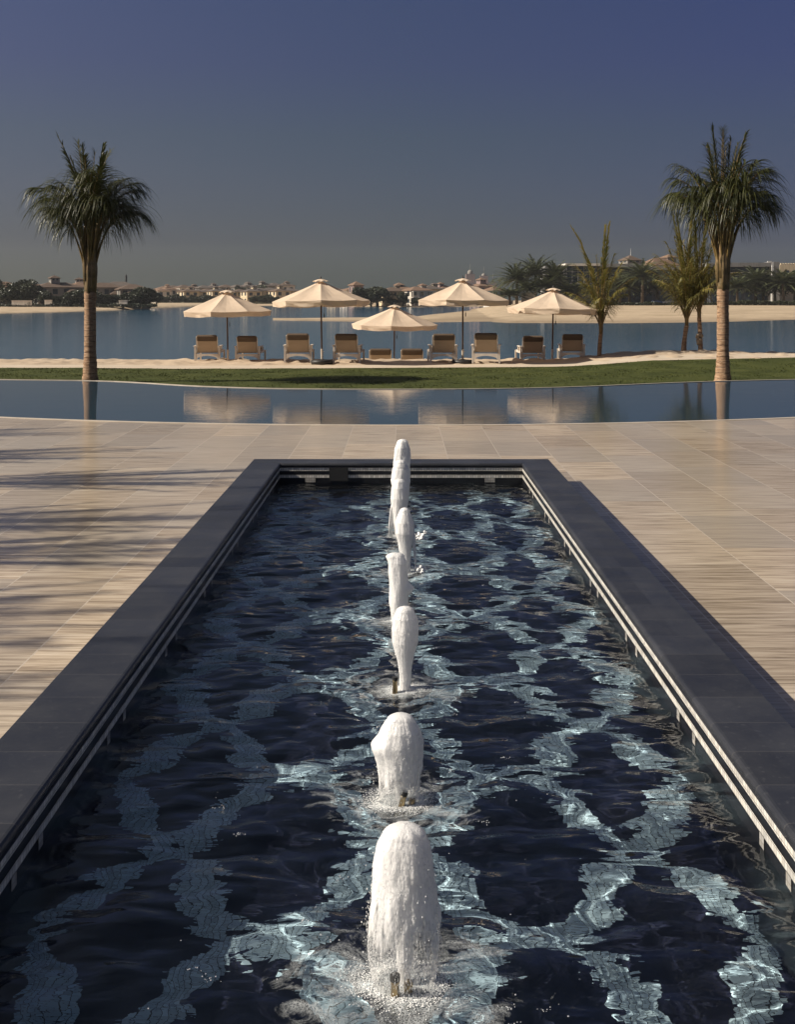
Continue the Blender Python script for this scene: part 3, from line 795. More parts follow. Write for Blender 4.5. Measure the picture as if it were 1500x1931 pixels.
# turf blades along the lawn
rngg = np.random.default_rng(5); n = 26000
gx = rngg.uniform(-13, 13, n); yf = np.array([y_far(x) for x in gx]); yl = np.array([y_lawn(x) for x in gx]); gy = yf+.1+(yl-yf-.05)*rngg.random(n)
gz = ground_z(gx, gy)+.025
ang = rngg.uniform(0, PI, n); hh = rngg.uniform(.012, .03, n); ww = rngg.uniform(.008, .02, n)
V = np.empty((n, 3, 3)); V[:, 0] = np.stack([gx-np.cos(ang)*ww, gy-np.sin(ang)*ww, gz], -1); V[:, 1] = np.stack([gx+np.cos(ang)*ww, gy+np.sin(ang)*ww, gz], -1)
V[:, 2] = np.stack([gx+rngg.normal(0, .02, n), gy+rngg.normal(0, .02, n), gz+hh], -1)
me = bpy.data.meshes.new('grass_blades'); me.from_pydata(V.reshape(-1, 3).tolist(), [], [(3*i, 3*i+1, 3*i+2) for i in range(n)]); me.materials.append(M['grass'])
o = bpy.data.objects.new('grass_blades', me); COL.objects.link(o); tag(o, 'short mown turf blades covering the lawn beyond the pool', 'grass', kind='stuff')
tag(strip('path', xs, lambda x: y_lawn(x)-.02, lambda x: y_lawn(x)+1.5, 0, 0, M['path'], 6, lambda X, Y: ground_z(X, Y)+.035), kind='structure')
Xg, Yg = np.meshgrid(np.linspace(-38, 38, 700), np.concatenate([np.linspace(33.2, 39.6, 70), np.linspace(40, 62, 50)]))
Zg = ground_z(Xg, Yg)
r2 = np.random.default_rng(2); dn = np.zeros_like(Xg)
for i in range(60):
    L = r2.uniform(.25, 1.6); a = r2.uniform(0, 2*PI); dn += .0035*L*np.sin(2*PI/L*(Xg*np.cos(a)+Yg*np.sin(a))+r2.uniform(0, 7))
dn = np.abs(dn)*1.6
Zg = Zg+dn*np.clip((Yg-35.0)/1.0, 0, 1)
tag(grid_mesh('beach', Xg, Yg, Zg, M['sand']), kind='structure')

# ------------------------------------------------------------------ lagoon and far shores
WL = -2.0
m = MB(); m.add([(-1250, 45, WL), (1250, 45, WL), (1250, 1300, WL), (-1250, 1300, WL)], [(0, 1, 2, 3)])
tag(m.build('lagoon', M['lagoon']), kind='structure')
def terrain(name, cols, zprof, mat, wob=.0, fade=0):
    """cols: (px, front distance, back distance); zprof: (t, z) from front to back"""
    pxs = np.array([c[0] for c in cols], float); fr = np.array([c[1] for c in cols]); bk = np.array([c[2] for c in cols])
    q = np.linspace(pxs[0], pxs[-1], 320); f_ = np.interp(q, pxs, fr); b_ = np.interp(q, pxs, bk)
    tt = np.linspace(0, 1, 40)[:, None]
    D = f_*(1-tt)+b_*tt; X = (q-VX)/F*D
    Z = np.interp(tt*np.ones_like(D), [p[0] for p in zprof], [p[1] for p in zprof])
    Z = Z+wob*(np.sin(X*.11+D*.03)+np.sin(X*.05-D*.06+2)+.6*np.sin(X*.23+1))*np.clip(tt*4, 0, 1)*np.clip((1-tt)*6+.15, 0, 1)
    if fade:      # the bank rises gently out of the water at its left tip
        f = np.clip((q-q[0])/fade, 0, 1); f = f*f*(3-2*f); Z = -2.25*(1-f)+Z*f
    return tag(grid_mesh(name, X, D, Z, mat), kind='structure')
def dw(py): return dist(py, WL)
terrain('left_shore', [(-500, dw(604), 700), (-200, dw(597), 640), (0, dw(593), 600), (120, dw(590), 600), (220, dw(586), 560), (300, dw(581.5), 560), (380, dw(578.8), 555), (450, dw(577.4), 553)],
        [(0, -2.4), (.04, -1.9), (.10, -1.35), (.22, -1.0), (.6, -.7), (1, -.7)], M['shore'], .03)
terrain('far_shore', [(200, dw(577.4), 1100), (430, dw(577.2), 1100), (560, dw(578), 1000), (700, dw(579.5), 900), (800, dw(579.8), 850), (900, dw(578.5), 800), (1000, dw(578), 800), (1900, dw(578), 800)],
        [(0, -2.4), (.03, -1.8), (.08, -1.2), (.5, -.6), (1, -.3)], M['shore'], .03)
terrain('spit', [(515, dw(603.4), dw(602.8)), (560, dw(605.3), dw(601.5)), (640, dw(607), dw(600)), (720, dw(608.5), dw(599.5)), (790, dw(610), dw(597)), (840, dw(611), dw(590)), (900, dw(612), dw(584)), (945, dw(612.3), 390), (1010, dw(612.9), 395)],
        [(0, -2.25), (.12, -1.92), (.35, -1.78), (.6, -1.72), (.85, -1.8), (1, -2.25)], M['shore'], .015)
terrain('right_shore', [(865, dw(611.5), 380), (960, dw(612.6), 400), (1060, dw(613), 420), (1180, dw(613.3), 420), (1300, dw(612), 420), (1400, dw(609), 420), (1500, dw(605.5), 430), (1700, dw(602), 450), (2100, dw(598), 480)],
        [(0, -2.3), (.07, -1.85), (.20, -1.62), (.24, -1.40), (.4, -1.0), (.62, -.35), (.7, -.25), (1, -.25)], M['shore'], .05, 110)

# ------------------------------------------------------------------ beach umbrellas
def umbrella(px, d, py_base, py_top, rot, label, Rr=1.55, base=True, wave_seed=0):
    z0 = CAMZ-(py_base-VY)*d/F; H = (py_base-py_top)*d/F
    g = empty('beach_umbrella', at(px, d, z0), rot, label, 'umbrella', 'cream canvas beach umbrellas')
    g.rotation_euler = (R(math.sin(px)*1.3), R(math.cos(px*1.7)*1.3), rot)
    ztop = H-.12; zed = ztop-.62; N = 8; m = MB(); rnd = random.Random(wave_seed)
    rings = 9; sub = 5; vs = []; fs = []
    K = N*sub
    for j in range(rings+1):
        t_ = j/rings; r = .05+(Rr-.05)*t_
        for k in range(K):
            a = 2*PI*k/K - PI/2; f_ = (k % sub)/sub
            ap = math.cos(PI/N)/math.cos((f_-.5)*2*PI/N)       # straight sides between ribs
            sag = .05*math.sin(f_*PI)*math.sin(t_*PI*.85)+.006*rnd.uniform(-1, 1)*t_
            z = ztop-.62*(t_**.93)-sag
            vs.append((math.cos(a)*r*ap/1.0, math.sin(a)*r*ap, z))
    for j in range(rings):
        for k in range(K): fs.append((j*K+k, j*K+(k+1) % K, (j+1)*K+(k+1) % K, (j+1)*K+k))
    m.add(vs, fs); cano = m.build('canopy', M['canvas'], g)
    m = MB(); vs = []; fs = []
    for j, dz in enumerate((0, .07, .155)):
        for k in range(K):
            a = 2*PI*k/K - PI/2; f_ = (k % sub)/sub; ap = math.cos(PI/N)/math.cos((f_-.5)*2*PI/N)
            sag = .05*math.sin(f_*PI)*math.sin(PI*.85); rr = Rr*ap*(1+.002-(.012*j)+.010*j*rnd.uniform(-1, 1))
            vs.append((math.cos(a)*rr, math.sin(a)*rr, zed-sag-dz+(.006*rnd.uniform(-1, 1) if j else .001)-(.012*math.sin(f_*PI) if j == 2 else 0)))
    for j in range(2):
        for k in range(K): fs.append((j*K+k, j*K+(k+1) % K, (j+1)*K+(k+1) % K, (j+1)*K+k))
    m.add(vs, fs); m.build('valance', M['canvas'], g)
    # vent cap with a ruffled edge
    m = MB(); vs = []; fs = []; KK = 48
    for j, (r, z) in enumerate(((.02, .055), (.11, .035), (.20, -.005), (.245, -.045))):
        for k in range(KK):
            a = 2*PI*k/KK; ru = math.sin(a*8)*(.02 if j == 3 else .008 if j == 2 else 0)
            vs.append((math.cos(a)*(r+ru), math.sin(a)*(r+ru), ztop+z+.03+abs(math.sin(a*4))*(.035 if j == 3 else .01 if j == 2 else 0)))
    for j in range(3):
        for k in range(KK): fs.append((j*KK+k, j*KK+(k+1) % KK, (j+1)*KK+(k+1) % KK, (j+1)*KK+k))
    m.add(vs, fs); m.build('vent_cap', M['canvas'], g, smooth=True)
    m = MB(); m.tube([(0, 0, 0), (0, 0, ztop+.07)], .026, 12); m.build('pole', M['wood'], g, smooth=True)
    m = MB(); m.lathe([(ztop+.07, .012), (ztop+.085, .026), (ztop+.12, .03), (ztop+.15, .014), (ztop+.175, .01)], 12); m.build('finial', M['dark'], g, smooth=True)
    m = MB(); m.lathe([(zed-.02, .05), (zed+.06, .055), (zed+.07, .03)], 12); m.build('hub', M['wood'], g)
    for k in range(N):
        a = 2*PI*k/N - PI/2; m = MB(); c_, s_ = math.cos(a), math.sin(a)
        m.tube([(c_*.05, s_*.05, ztop-.05), (c_*(Rr-.03), s_*(Rr-.03), zed-.02)], .010, 5)
        m.tube([(c_*.05, s_*.05, zed+.02), (c_*Rr*.52, s_*Rr*.52, ztop-.62*.55-.03)], .008, 5)
        m.build('rib', M['wood'], g)
    m = MB(); m.tube([(.09, -.02, zed), (.09, -.02, zed-.40)], .004, 5); m.lathe([(0, .008), (.03, .017), (.12, .015), (.14, .006)], 8, (.09, -.02, zed-.53)); m.build('pull_cord', M['dark'], g)
    m = MB(); m.tube([(0, 0, 0), (0, 0, .42)], .036, 12); m.tube([(.03, 0, .33), (.075, 0, .34)], .010, 6); m.build('pole_sleeve', M['rim'], g)
    if base:
        m = MB(); m.lathe([(-.06, .34), (.03, .36), (.07, .33), (.085, .10), (.10, .06)], 28); m.build('base_weight', M['dark'], g, smooth=True)
    return g
umbrella(430, 38, 683, 545, R(-11), 'cream beach umbrella at the far left, tilted ribs and a hanging black cord handle', wave_seed=1, base=False)
umbrella(607.5, 36, 683, 524, R(4), 'tall cream beach umbrella over a round dark base, second from the left', wave_seed=2)
umbrella(743.5, 41, 698, 573, R(-4), 'lowest cream beach umbrella, in the middle over the two low loungers', Rr=1.56, wave_seed=3, base=False)
umbrella(873, 36.5, 683, 523, R(22.5), 'tall cream beach umbrella over a dark base, second from the right', wave_seed=4)
umbrella(1042, 38, 682, 541, R(0), 'cream beach umbrella at the right end, beside the slender young palm', wave_seed=5, base=False)

# ------------------------------------------------------------------ sun loungers (seen from behind)
def make_lounger():
    g = empty('sun_lounger', (0, 0, 0), 0, 'x', 'sun lounger', 'sun loungers facing the lagoon in pairs')
    W = .80
    m = MB()
    for s in (-1, 1): m.rbox((s*(W/2-.03), .72, .31), (.05, 1.30, .09), .015)
    for y in (.25, .6, .95, 1.3): m.box((0, y, .33), (W-.08, .07, .025))
    m.build('frame', M['frame'], g)
    for s in (-1, 1):
        for y, hh, wd in ((.02, .50, .085), (1.32, .34, .07)):
            m = MB(); m.box((s*(W/2+.005), y, hh/2-.02), (.055, wd, hh+.04)); m.build('leg', M['frame'], g)
        m = MB(); m.rbox((s*(W/2+.015), .30, .515), (.085, .68, .035), .015); m.box((s*(W/2+.005), .58, .42), (.04, .05, .17)); m.build('armrest', M['frame'], g)
    # rear rail with an arched underside
    m = MB(); n = 12; vs = []; w2 = W/2-.03
    for k in range(n+1):
        x = -w2+2*w2*k/n; zb = .06+.13*math.sqrt(max(0, 1-(x/w2)**2))
        for y in (-.02, .03): vs += [(x, y, zb), (x, y, .26)]
    fs = []
    for k in range(n):
        a = k*4; b = a+4
        fs += [(a, b, b+1, a+1), (a+3, b+3, b+2, a+2), (a+1, b+1, b+3, a+3), (a+2, b+2, b, a)]
    m.add(vs, fs); m.build('rear_rail', M['frame'], g)
    m = MB(); m.rbox((0, .78, .40), (.68, 1.20, .10), .03); m.build('seat_cushion', M['cushion'], g)
    tl = R(24)
    m = MB(); L = .60; cx = Vector((0, .10, .30)); d = Vector((0, -math.sin(tl), math.cos(tl)))
    c = cx+d*(L/2)
    m.rbox(tuple(c), (.66, .09, L), .035, 0, tl); m.build('backrest', M['cushion'], g, smooth=False)
    m = MB(); c2 = cx+d*(L-.085)
    m.rbox(tuple(c2+Vector((0, -.012, .018))), (.675, .14, .20), .05, 0, tl); m.build('headrest', M['flap'], g)
    m = MB()
    for s in (-1, 1): c3 = cx+d*(L/2-.02); m.box(tuple(c3+Vector((s*.345, 0, 0))), (.028, .05, L), 0, tl)
    c3 = cx+d*.02; m.box(tuple(c3+Vector((0, -.01, 0))), (.70, .05, .035), 0, tl)
    m.build('back_frame', M['frame'], g)
    return g
proto = make_lounger()
LG = [(391, 38, 682, 'first lounger from the left, its tan cushion left of the leftmost umbrella pole', 1.0, 2),
      (467, 38, 682, 'second lounger from the left, just right of the leftmost umbrella pole', .97, -2),
      (562, 36.3, 683, 'third lounger from the left, left of the tall umbrella with the round base', 1.03, 1),
      (654, 36.3, 683, 'fourth lounger from the left, darker headrest, right of the tall left umbrella pole', 1.02, -4),
      (717.5, 43.0, 710, 'low set lounger left of the middle umbrella pole, only its top showing over the sand', 1.19, 2),
      (777.5, 43.0, 710, 'low set lounger right of the middle umbrella pole, only its top showing over the sand', 1.19, -2),
      (837, 36.3, 683, 'lounger left of the tall right umbrella pole, seventh from the left', 1.02, 2),
      (917, 36.0, 683, 'lounger right of the tall right umbrella pole with dark base weight, eighth from the left', 1.04, -5),
      (1005, 38.3, 682, 'ninth lounger from the left, left of the rightmost umbrella pole', .98, 2),
      (1080, 38.3, 679, 'rightmost lounger, between the last umbrella pole and the slender young palm', .98, -4)]
for i, (px, d, py, lab, s, rz) in enumerate(LG):
    o = proto if i == 0 else copy_tree(proto)
    o.location = at(px, d, CAMZ-(py-VY)*d/F); o.rotation_euler = (0, 0, R(rz)); o.scale = (s, s, s); o['label'] = lab

# ------------------------------------------------------------------ palms
def frond(mL, mP, base, az, th0, th1, L, rnd, nleaf=34, leaf=.62, start=.28, wid=.026, droop=1.0, r0=.028, curl=0.0, pw=1.7, segs=4):
    """rachis curve with hanging leaflets; th = angle from the vertical"""
    N = 22; pts = [Vector(base)]; tans = []
    out = Vector((math.cos(az), math.sin(az), 0)); sidev = Vector((-math.sin(az), math.cos(az), 0))
    for i in range(N):
        s = i/N; th = th0+(th1-th0)*s**pw
        t = out*math.sin(th)+Vector((0, 0, math.cos(th)))+sidev*curl*s
        t.normalize(); tans.append(t); pts.append(pts[-1]+t*(L/N))
    tans.append(tans[-1])
    mP.tube(pts, [r0*(1-.85*i/N)+.003 for i in range(N+1)], 5, cap=False)
    for k in range(nleaf):
        s = start+(1-start)*(k+rnd.uniform(-.3, .3))/(nleaf-1); s = min(max(s, 0), .995)
        i = s*N; i0 = int(i); p = pts[i0].lerp(pts[min(i0+1, N)], i-i0); t = tans[i0]
        sd = t.cross(Vector((0, 0, 1)))
        if sd.length < .05: sd = sidev.copy()
        sd = (sidev*.8+sd.normalized()*(.2 if sd.dot(sidev) > 0 else -.2)).normalized()
        up = sd.cross(t).normalized()
        if up.z < 0 and abs(t.z) < .9: up = -up
        q = (s-start)/(1-start)
        ll = leaf*(.55+.45*math.sin(PI*min(1, q*1.05+.12)))*rnd.uniform(.7, 1.15)*(1-.3*q)
        for sg in (-1, 1):
            dirv = (sd*sg*(.75-.25*q)+t*(.55+.45*q)+up*.15+Vector((rnd.gauss(0, .09), rnd.gauss(0, .09), rnd.gauss(0, .07)))).normalized()
            c = p.copy(); w0 = wid*rnd.uniform(.8, 1.1); prev = None; n = segs; vs = []
            for j in range(n+1):
                f_ = j/n; wv = dirv.cross(Vector((0, 0, 1)))
                if wv.length < .1: wv = t.cross(dirv)
                wv.normalize(); wv = (wv+up*.35*sg).normalized()
                ww = w0*(1-f_)**.6*(.6+.4*math.sin(min(1, f_*3)*PI/2))
                vs += [c-wv*ww*.5, c+wv*ww*.5] if j < n else [c]
                dirv = (dirv+Vector((0, 0, -1))*droop*(.20+.50*f_)*(4/n)+Vector((rnd.gauss(0, .03), rnd.gauss(0, .03), 0))).normalized()
                c = c+dirv*(ll/n)
            fs = [(2*j, 2*j+1, 2*j+3, 2*j+2) for j in range(n-1)]+[(2*n-2, 2*n-1, 2*n)]
            mL.add(vs, fs)

def trunk_mesh(h, rb, rt, rnd, flare=.35, lean=(0, 0), n=20):
    m = MB(); N = int(h*26); vs = []; fs = []; rows = N+1
    for j in range(rows):
        t = j/N; z = h*t; r = rt+(rb-rt)*math.exp(-t*h/flare)
        r *= 1+.08*((z*7.5+.3*math.sin(z*9)) % 1)-.04; r += .008*noise.noise(Vector((z*3, rb*90, 1)))
        for k in range(n):
            a = 2*PI*k/n; rr = r*(1+.03*noise.noise(Vector((math.cos(a)*2, math.sin(a)*2, z*5))))
            vs.append((math.cos(a)*rr+lean[0]*t*t, math.sin(a)*rr+lean[1]*t*t, z-.05))
    for j in range(N):
        for k in range(n): fs.append((j*n+k, j*n+(k+1) % n, (j+1)*n+(k+1) % n, (j+1)*n+k))
    m.add(vs, fs); return m

def coconut(seed, slim=False):
    rnd = random.Random(seed)
    g = empty('coconut_palm')
    trunk_mesh(2.30, .265, .155, rnd, .30).build('trunk', M['trunk'], g, smooth=True)
    # green leaf sheaths hugging the stem above the ringed trunk
    m = MB()
    m.lathe([(2.2, .145), (2.35, .15), (2.7, .145), (3.1, .125), (3.5, .10), (3.75, .07)], 18)
    for k in range(11):
        a = 2*PI*k/11+rnd.uniform(-.2, .2); z0 = 2.22+.10*(k % 4); sp = rnd.uniform(.7, 1.1)
        m.tube([(math.cos(a)*.12, math.sin(a)*.12, z0), (math.cos(a)*.145, math.sin(a)*.145, z0+.5), (math.cos(a)*.13*sp, math.sin(a)*.13*sp, z0+1.1), (math.cos(a)*.13*sp, math.sin(a)*.13*sp, z0+1.5)], [.055, .06, .045, .035], 8)
    m.build('leaf_sheath', M['sheath'], g, smooth=True)
    mL, mP = MB(), MB(); nF = 15 if slim else 30
    for k in range(nF):
        lv = k/(nF-1); a = k*2.39996+rnd.uniform(-.25, .25)
        outer = 1-lv
        if slim:
            frond(mL, mP, (math.cos(a)*.08, math.sin(a)*.08, 2.8+.4*lv), a, R(3+5*outer), R(8+22*outer+rnd.uniform(-5, 8)), 2.9+rnd.uniform(-.5, .5), rnd, 26, .46, .45, .030, .8, .03, rnd.uniform(-.2, .2), 2.0)
        elif lv < .68:
            th0 = R(6+9*outer+rnd.uniform(-2, 2)); th1 = R(22+86*outer+rnd.uniform(-8, 12)); L = 2.35+rnd.uniform(-.35, .2)
            frond(mL, mP, (math.cos(a)*.10, math.sin(a)*.10, 2.85+.4*lv), a, th0, th1, L, rnd, 30, 1.62+.25*outer, .50, .036, 1.35, .034, rnd.uniform(-.25, .25), 2.4, 7)
        else:
            frond(mL, mP, (math.cos(a)*.07, math.sin(a)*.07, 3.1+.3*lv), a, R(3+rnd.uniform(-1, 3)), R(rnd.uniform(6, 42)), 2.70+rnd.uniform(-.5, .15), rnd, 34, .66, .42, .036, .55, .026, rnd.uniform(-.1, .1), 1.6)
    if not slim:        # the lowest, oldest fronds hang furthest
        for k in range(9):
            a = 2*PI*k/9+rnd.uniform(-.3, .3)
            frond(mL, mP, (math.cos(a)*.11, math.sin(a)*.11, 2.75), a, R(13+rnd.uniform(-2, 3)), R(92+rnd.uniform(-12, 14)), 2.05+rnd.uniform(-.2, .25), rnd, 26, 1.55, .50, .034, 1.9, .032, rnd.uniform(-.3, .3), 2.6, 7)
    mP.build('petioles', M['petiole'], g, smooth=True); mL.build('crown', M['frond'], g)
    return g
c1 = coconut(4); c1.location = at(170, 28.15, -.1); c1.scale = (.92, .92, 1.0); tag(c1, 'tall coconut palm with ringed trunk standing on the lawn at the left', 'palm tree')
c2 = coconut(17); c2.location = at(1364, 28.3, -.1); c2.scale = (.93, .93, 1.03); tag(c2, 'tall coconut palm with orange ringed trunk at the right behind the pool edge', 'palm tree')
# the palms out of view on the left whose shadows cross the deck
SH = [(-14.2, 15.7, 6, 'first'), (-12.7, 13.4, 4, 'second'), (-10.5, 11.6, 17, 'third'), (-10.8, 9.3, 4, 'fourth'), (-10.6, 8.0, 17, 'fifth'), (-10.9, 6.1, 4, 'sixth'), (-10.9, 4.75, 4, 'seventh')]
slim = [coconut(31, True), coconut(47, True)]
for i, (x, y, sd, nm) in enumerate(SH):
    o = slim[i] if i < 2 else copy_tree(slim[i % 2]); o.location = (x, y, 0); o.rotation_euler = (0, 0, 1.1*i); o.scale = (1, 1, 1)
    tag(o, nm + ' palm of the row left of the view whose shadows cross the deck', 'palm tree', 'palms whose shadows cross the deck')

def young(seed, H, spikes, nF, lean, rad, L0=2.2, col='frond2', low=.9):
    rnd = random.Random(seed); g = empty('young_palm')
    trunk_mesh(low, .10*rad, .065*rad, rnd, .25, lean, 12).build('trunk', M['trunk'], g, smooth=True)
    m = MB()
    for k in range(7):
        a = 2*PI*k/7; m.tube([(lean[0]+math.cos(a)*.03, lean[1]+math.sin(a)*.03, low-.15), (lean[0]+math.cos(a)*.055, lean[1]+math.sin(a)*.055, low+.35), (lean[0]+math.cos(a)*.12, lean[1]+math.sin(a)*.12, low+.95)], [.035, .03, .018], 6)
    m.build('leaf_sheath', M['sheath'], g, smooth=True)
    mL, mP = MB(), MB()
    for k in range(nF):
        lv = k/(nF-1); a = k*2.39996+seed; outer = 1-lv
        frond(mL, mP, (lean[0]+math.cos(a)*.04, lean[1]+math.sin(a)*.04, low+.1+.5*lv), a, R(8+16*outer), R(22+78*outer+rnd.uniform(-8, 8)), L0*(.8+.2*lv), rnd, 32, .70, .18, .034, .90+.5*outer, .018, rnd.uniform(-.3, .3), 1.6)
    for az, th, L in spikes:      # young fronds standing straight, leaflets still folded along them
        frond(mL, mP, (lean[0], lean[1], low+.6), az, R(2), R(th), L, rnd, 46, .46, .30, .046, .10, .018, 0, .8)
    mP.build('petioles', M['petiole'], g, smooth=True); mL.build('crown', M[col], g)
    return g
y1 = young(2, 4, [(PI, 34, 3.1), (0, 8, 3.0), (.3, 4, 2.9)], 17, (.05, 0), 1.0, 2.1); y1.location = at(1131, 38.0, -.04)
tag(y1, 'slender young palm with two upright fronds, alone on the sand beside the rightmost lounger', 'palm tree')
y2 = young(5, 4, [(PI, 10, 3.2), (2.6, 14, 3.1), (0, 4, 3.3), (.5, 5, 3.0)], 24, (.10, 0), 1.15, 2.4, low=1.0); y2.location = at(1290, 38.5, .10)
tag(y2, 'bushy young palm with golden upright fronds on the sand mound, left of its twin', 'palm tree')
y3 = young(9, 4, [(0, 8, 3.0), (PI, 5, 3.1), (1.2, 8, 2.8)], 19, (-.05, 0), 1.1, 2.2, low=1.3); y3.location = at(1322, 38.4, .08)
tag(y3, 'young palm with a wrapped trunk, between its twin and the big right palm', 'palm tree')
m = MB(); rnd = random.Random(3)
for k in range(26):
    a = rnd.uniform(0, 2*PI); m.ico((-.06+math.cos(a)*.07, -.08+math.sin(a)*.05, .52+rnd.uniform(-.16, .16)), rnd.uniform(.04, .07), 1)
m.build('burlap_wrap', simple('burlap', (.36, .28, .20), (.2, .15, .1), 14, .95), y3)

# far date palms
def make_date(seed, h=7.0, R0=5.6):
    rnd = random.Random(seed); g = empty('date_palm')
    m = MB(); m.tube([(0, 0, -.5), (0, 0, h*.5), (rnd.uniform(-.2, .2), 0, h)], [.32, .24, .27], 9); m.build('trunk', M['datet'], g, smooth=True)
    mL, mP = MB(), MB(); n = 70
    for k in range(n):
        lv = k/(n-1); a = k*2.39996; th0 = R(8+100*(1-lv)**.85); th1 = th0+R(48+rnd.uniform(-10, 14))
        frond(mL, mP, (0, 0, h-.1), a, th0, th1, R0*rnd.uniform(.85, 1.1), rnd, 22, 1.05, .08, .24, .22, .07, 0, 1.3, 2)
    mP.build('petioles', M['datef'], g); mL.build('crown', M['datef'], g)
    return g
dp = [make_date(1), make_date(2, 6.0, 5.2), make_date(3, 8.0, 6.0)]
DP = [  # px, distance, crown centre row, variant, extra scale, label
    (962, 332, 556, 1, .85, 'lowest date palm at the left tip of the right shore grove'),
    (975, 345, 527, 0, 1.0, 'date palm at the left of the right shore grove, leaning over the first umbrella there'),
    (996, 338, 545, 1, .9, 'short date palm in the left part of the grove, in front of the taller pair'),
    (1010, 350, 517, 2, 1.05, 'tallest date palm in the grove left of the glass house'),
    (1030, 338, 540, 0, .95, 'date palm in the grove below the concrete corner of the glass house'),
    (1048, 345, 525, 1, 1.0, 'date palm rising right before the concrete corner of the glass house'),
    (1070, 338, 538, 0, 1.0, 'date palm in front of the glazed corner, left of the young palm'),
    (1090, 350, 541, 1, .9, 'small date palm in the shade of the glazed corner'),
    (1170, 345, 530, 0, .9, 'date palm half hidden behind the slender young palm'),
    (1188, 352, 530, 2, .9, 'date palm beneath the brown hipped roof, left of the tall dark one'),
    (1212, 340, 512, 2, 1.05, 'tall dark date palm between the two groups of young palms'),
    (1240, 348, 535, 1, 1.0, 'date palm left of the parked cars behind the bushy young palm'),
    (1275, 350, 528, 0, 1.0, 'date palm directly behind the bushy young palm on the mound'),
    (1330, 350, 530, 1, 1.0, 'date palm just left of the big right palm trunk on the far shore'),
    (1391, 340, 532, 0, .92, 'first far date palm right of the big right palm trunk'),
    (1426, 345, 522, 1, 1.0, 'second far date palm right of the big right palm trunk'),
    (1440, 350, 535, 0, .9, 'short far date palm left of the tall white post'),
    (1462, 348, 528, 1, 1.0, 'far date palm below the tall white post'),
    (1478, 340, 524, 0, 1.0, 'far date palm second from the right edge'),
    (1500, 346, 528, 1, 1.05, 'far date palm at the right edge'),
    (1530, 346, 530, 0, 1.05, 'far date palm cut by the right edge'),
]
used = [False]*3
for px, d, cy, v, s, lab in DP:
    src = dp[v]; o = src if not used[v] else copy_tree(src); used[v] = True
    h = (7.0, 6.0, 8.0)[v]
    zc = CAMZ-(cy-VY)*d/F-(.4 if px < 1060 else 1.8); zt = -.3; k = max(.5, (zc-zt)/h)
    o.location = at(px, d, zt); o.scale = (s*1.7, s*1.7, k*1.05); o.rotation_euler = (0, 0, px*.37)
    tag(o, lab, 'palm tree', 'date palms on the right shore')

# ------------------------------------------------------------------ broadleaf trees and shrubs
def make_tree(seed, mat, name='tree', n=3200, lf=.62):
    rnd = random.Random(seed); g = empty(name)
    m = MB(); m.tube([(0, 0, -.6), (.05, 0, .8), (0, .1, 2.2)], [.28, .22, .12], 7)
    for k in range(5):
        a = k*1.3; m.tube([(0, 0, 1.2), (math.cos(a)*1.1, math.sin(a)*1.1, 2.6+.3*k)], [.12, .04], 5)
    m.build('trunk', M['bark'], g)
    lobes = []
    for k in range(11):
        a = rnd.uniform(0, 2*PI); rr = rnd.uniform(.4, 1.9)
        lobes.append((Vector((math.cos(a)*rr, math.sin(a)*rr, rnd.uniform(1.3, 4.6))), rnd.uniform(.8, 1.5)))
    lobes.append((Vector((0, 0, 3.2)), 1.9))
    m = MB()
    for k in range(n):
        c, r = lobes[rnd.randrange(len(lobes))]
        u = Vector((rnd.gauss(0, 1), rnd.gauss(0, 1), rnd.gauss(0, 1))).normalized()*r*rnd.uniform(.55, 1.08)**.6
        p = c+u; s = lf*rnd.uniform(.5, 1.1)
        e1 = Vector((rnd.gauss(0, 1), rnd.gauss(0, 1), rnd.gauss(0, .7))).normalized(); e2 = e1.cross(Vector((rnd.gauss(0, 1), rnd.gauss(0, 1), rnd.gauss(0, 1)))).normalized()
        m.add([p-e1*s*.5, p+e2*s*.25, p+e1*s*.5, p-e2*s*.25], [(0, 1, 2, 3)])
    m.build('crown', mat, g); return g
trs = [make_tree(1, M['leaf']), make_tree(2, M['leaf']), make_tree(3, M['leaf'])]
tu = [False]*3
def put_tree(px, d, zb, h, w_, v, lab, grp):
    src = trs[v]; o = src if not tu[v] else copy_tree(src); tu[v] = True
    o.location = at(px, d, zb); o.scale = (w_/5.0, w_/5.0, h/5.6); o.rotation_euler = (0, 0, px*.7)
    tag(o, lab, 'tree', grp)
GL = 'trees along the left shore'
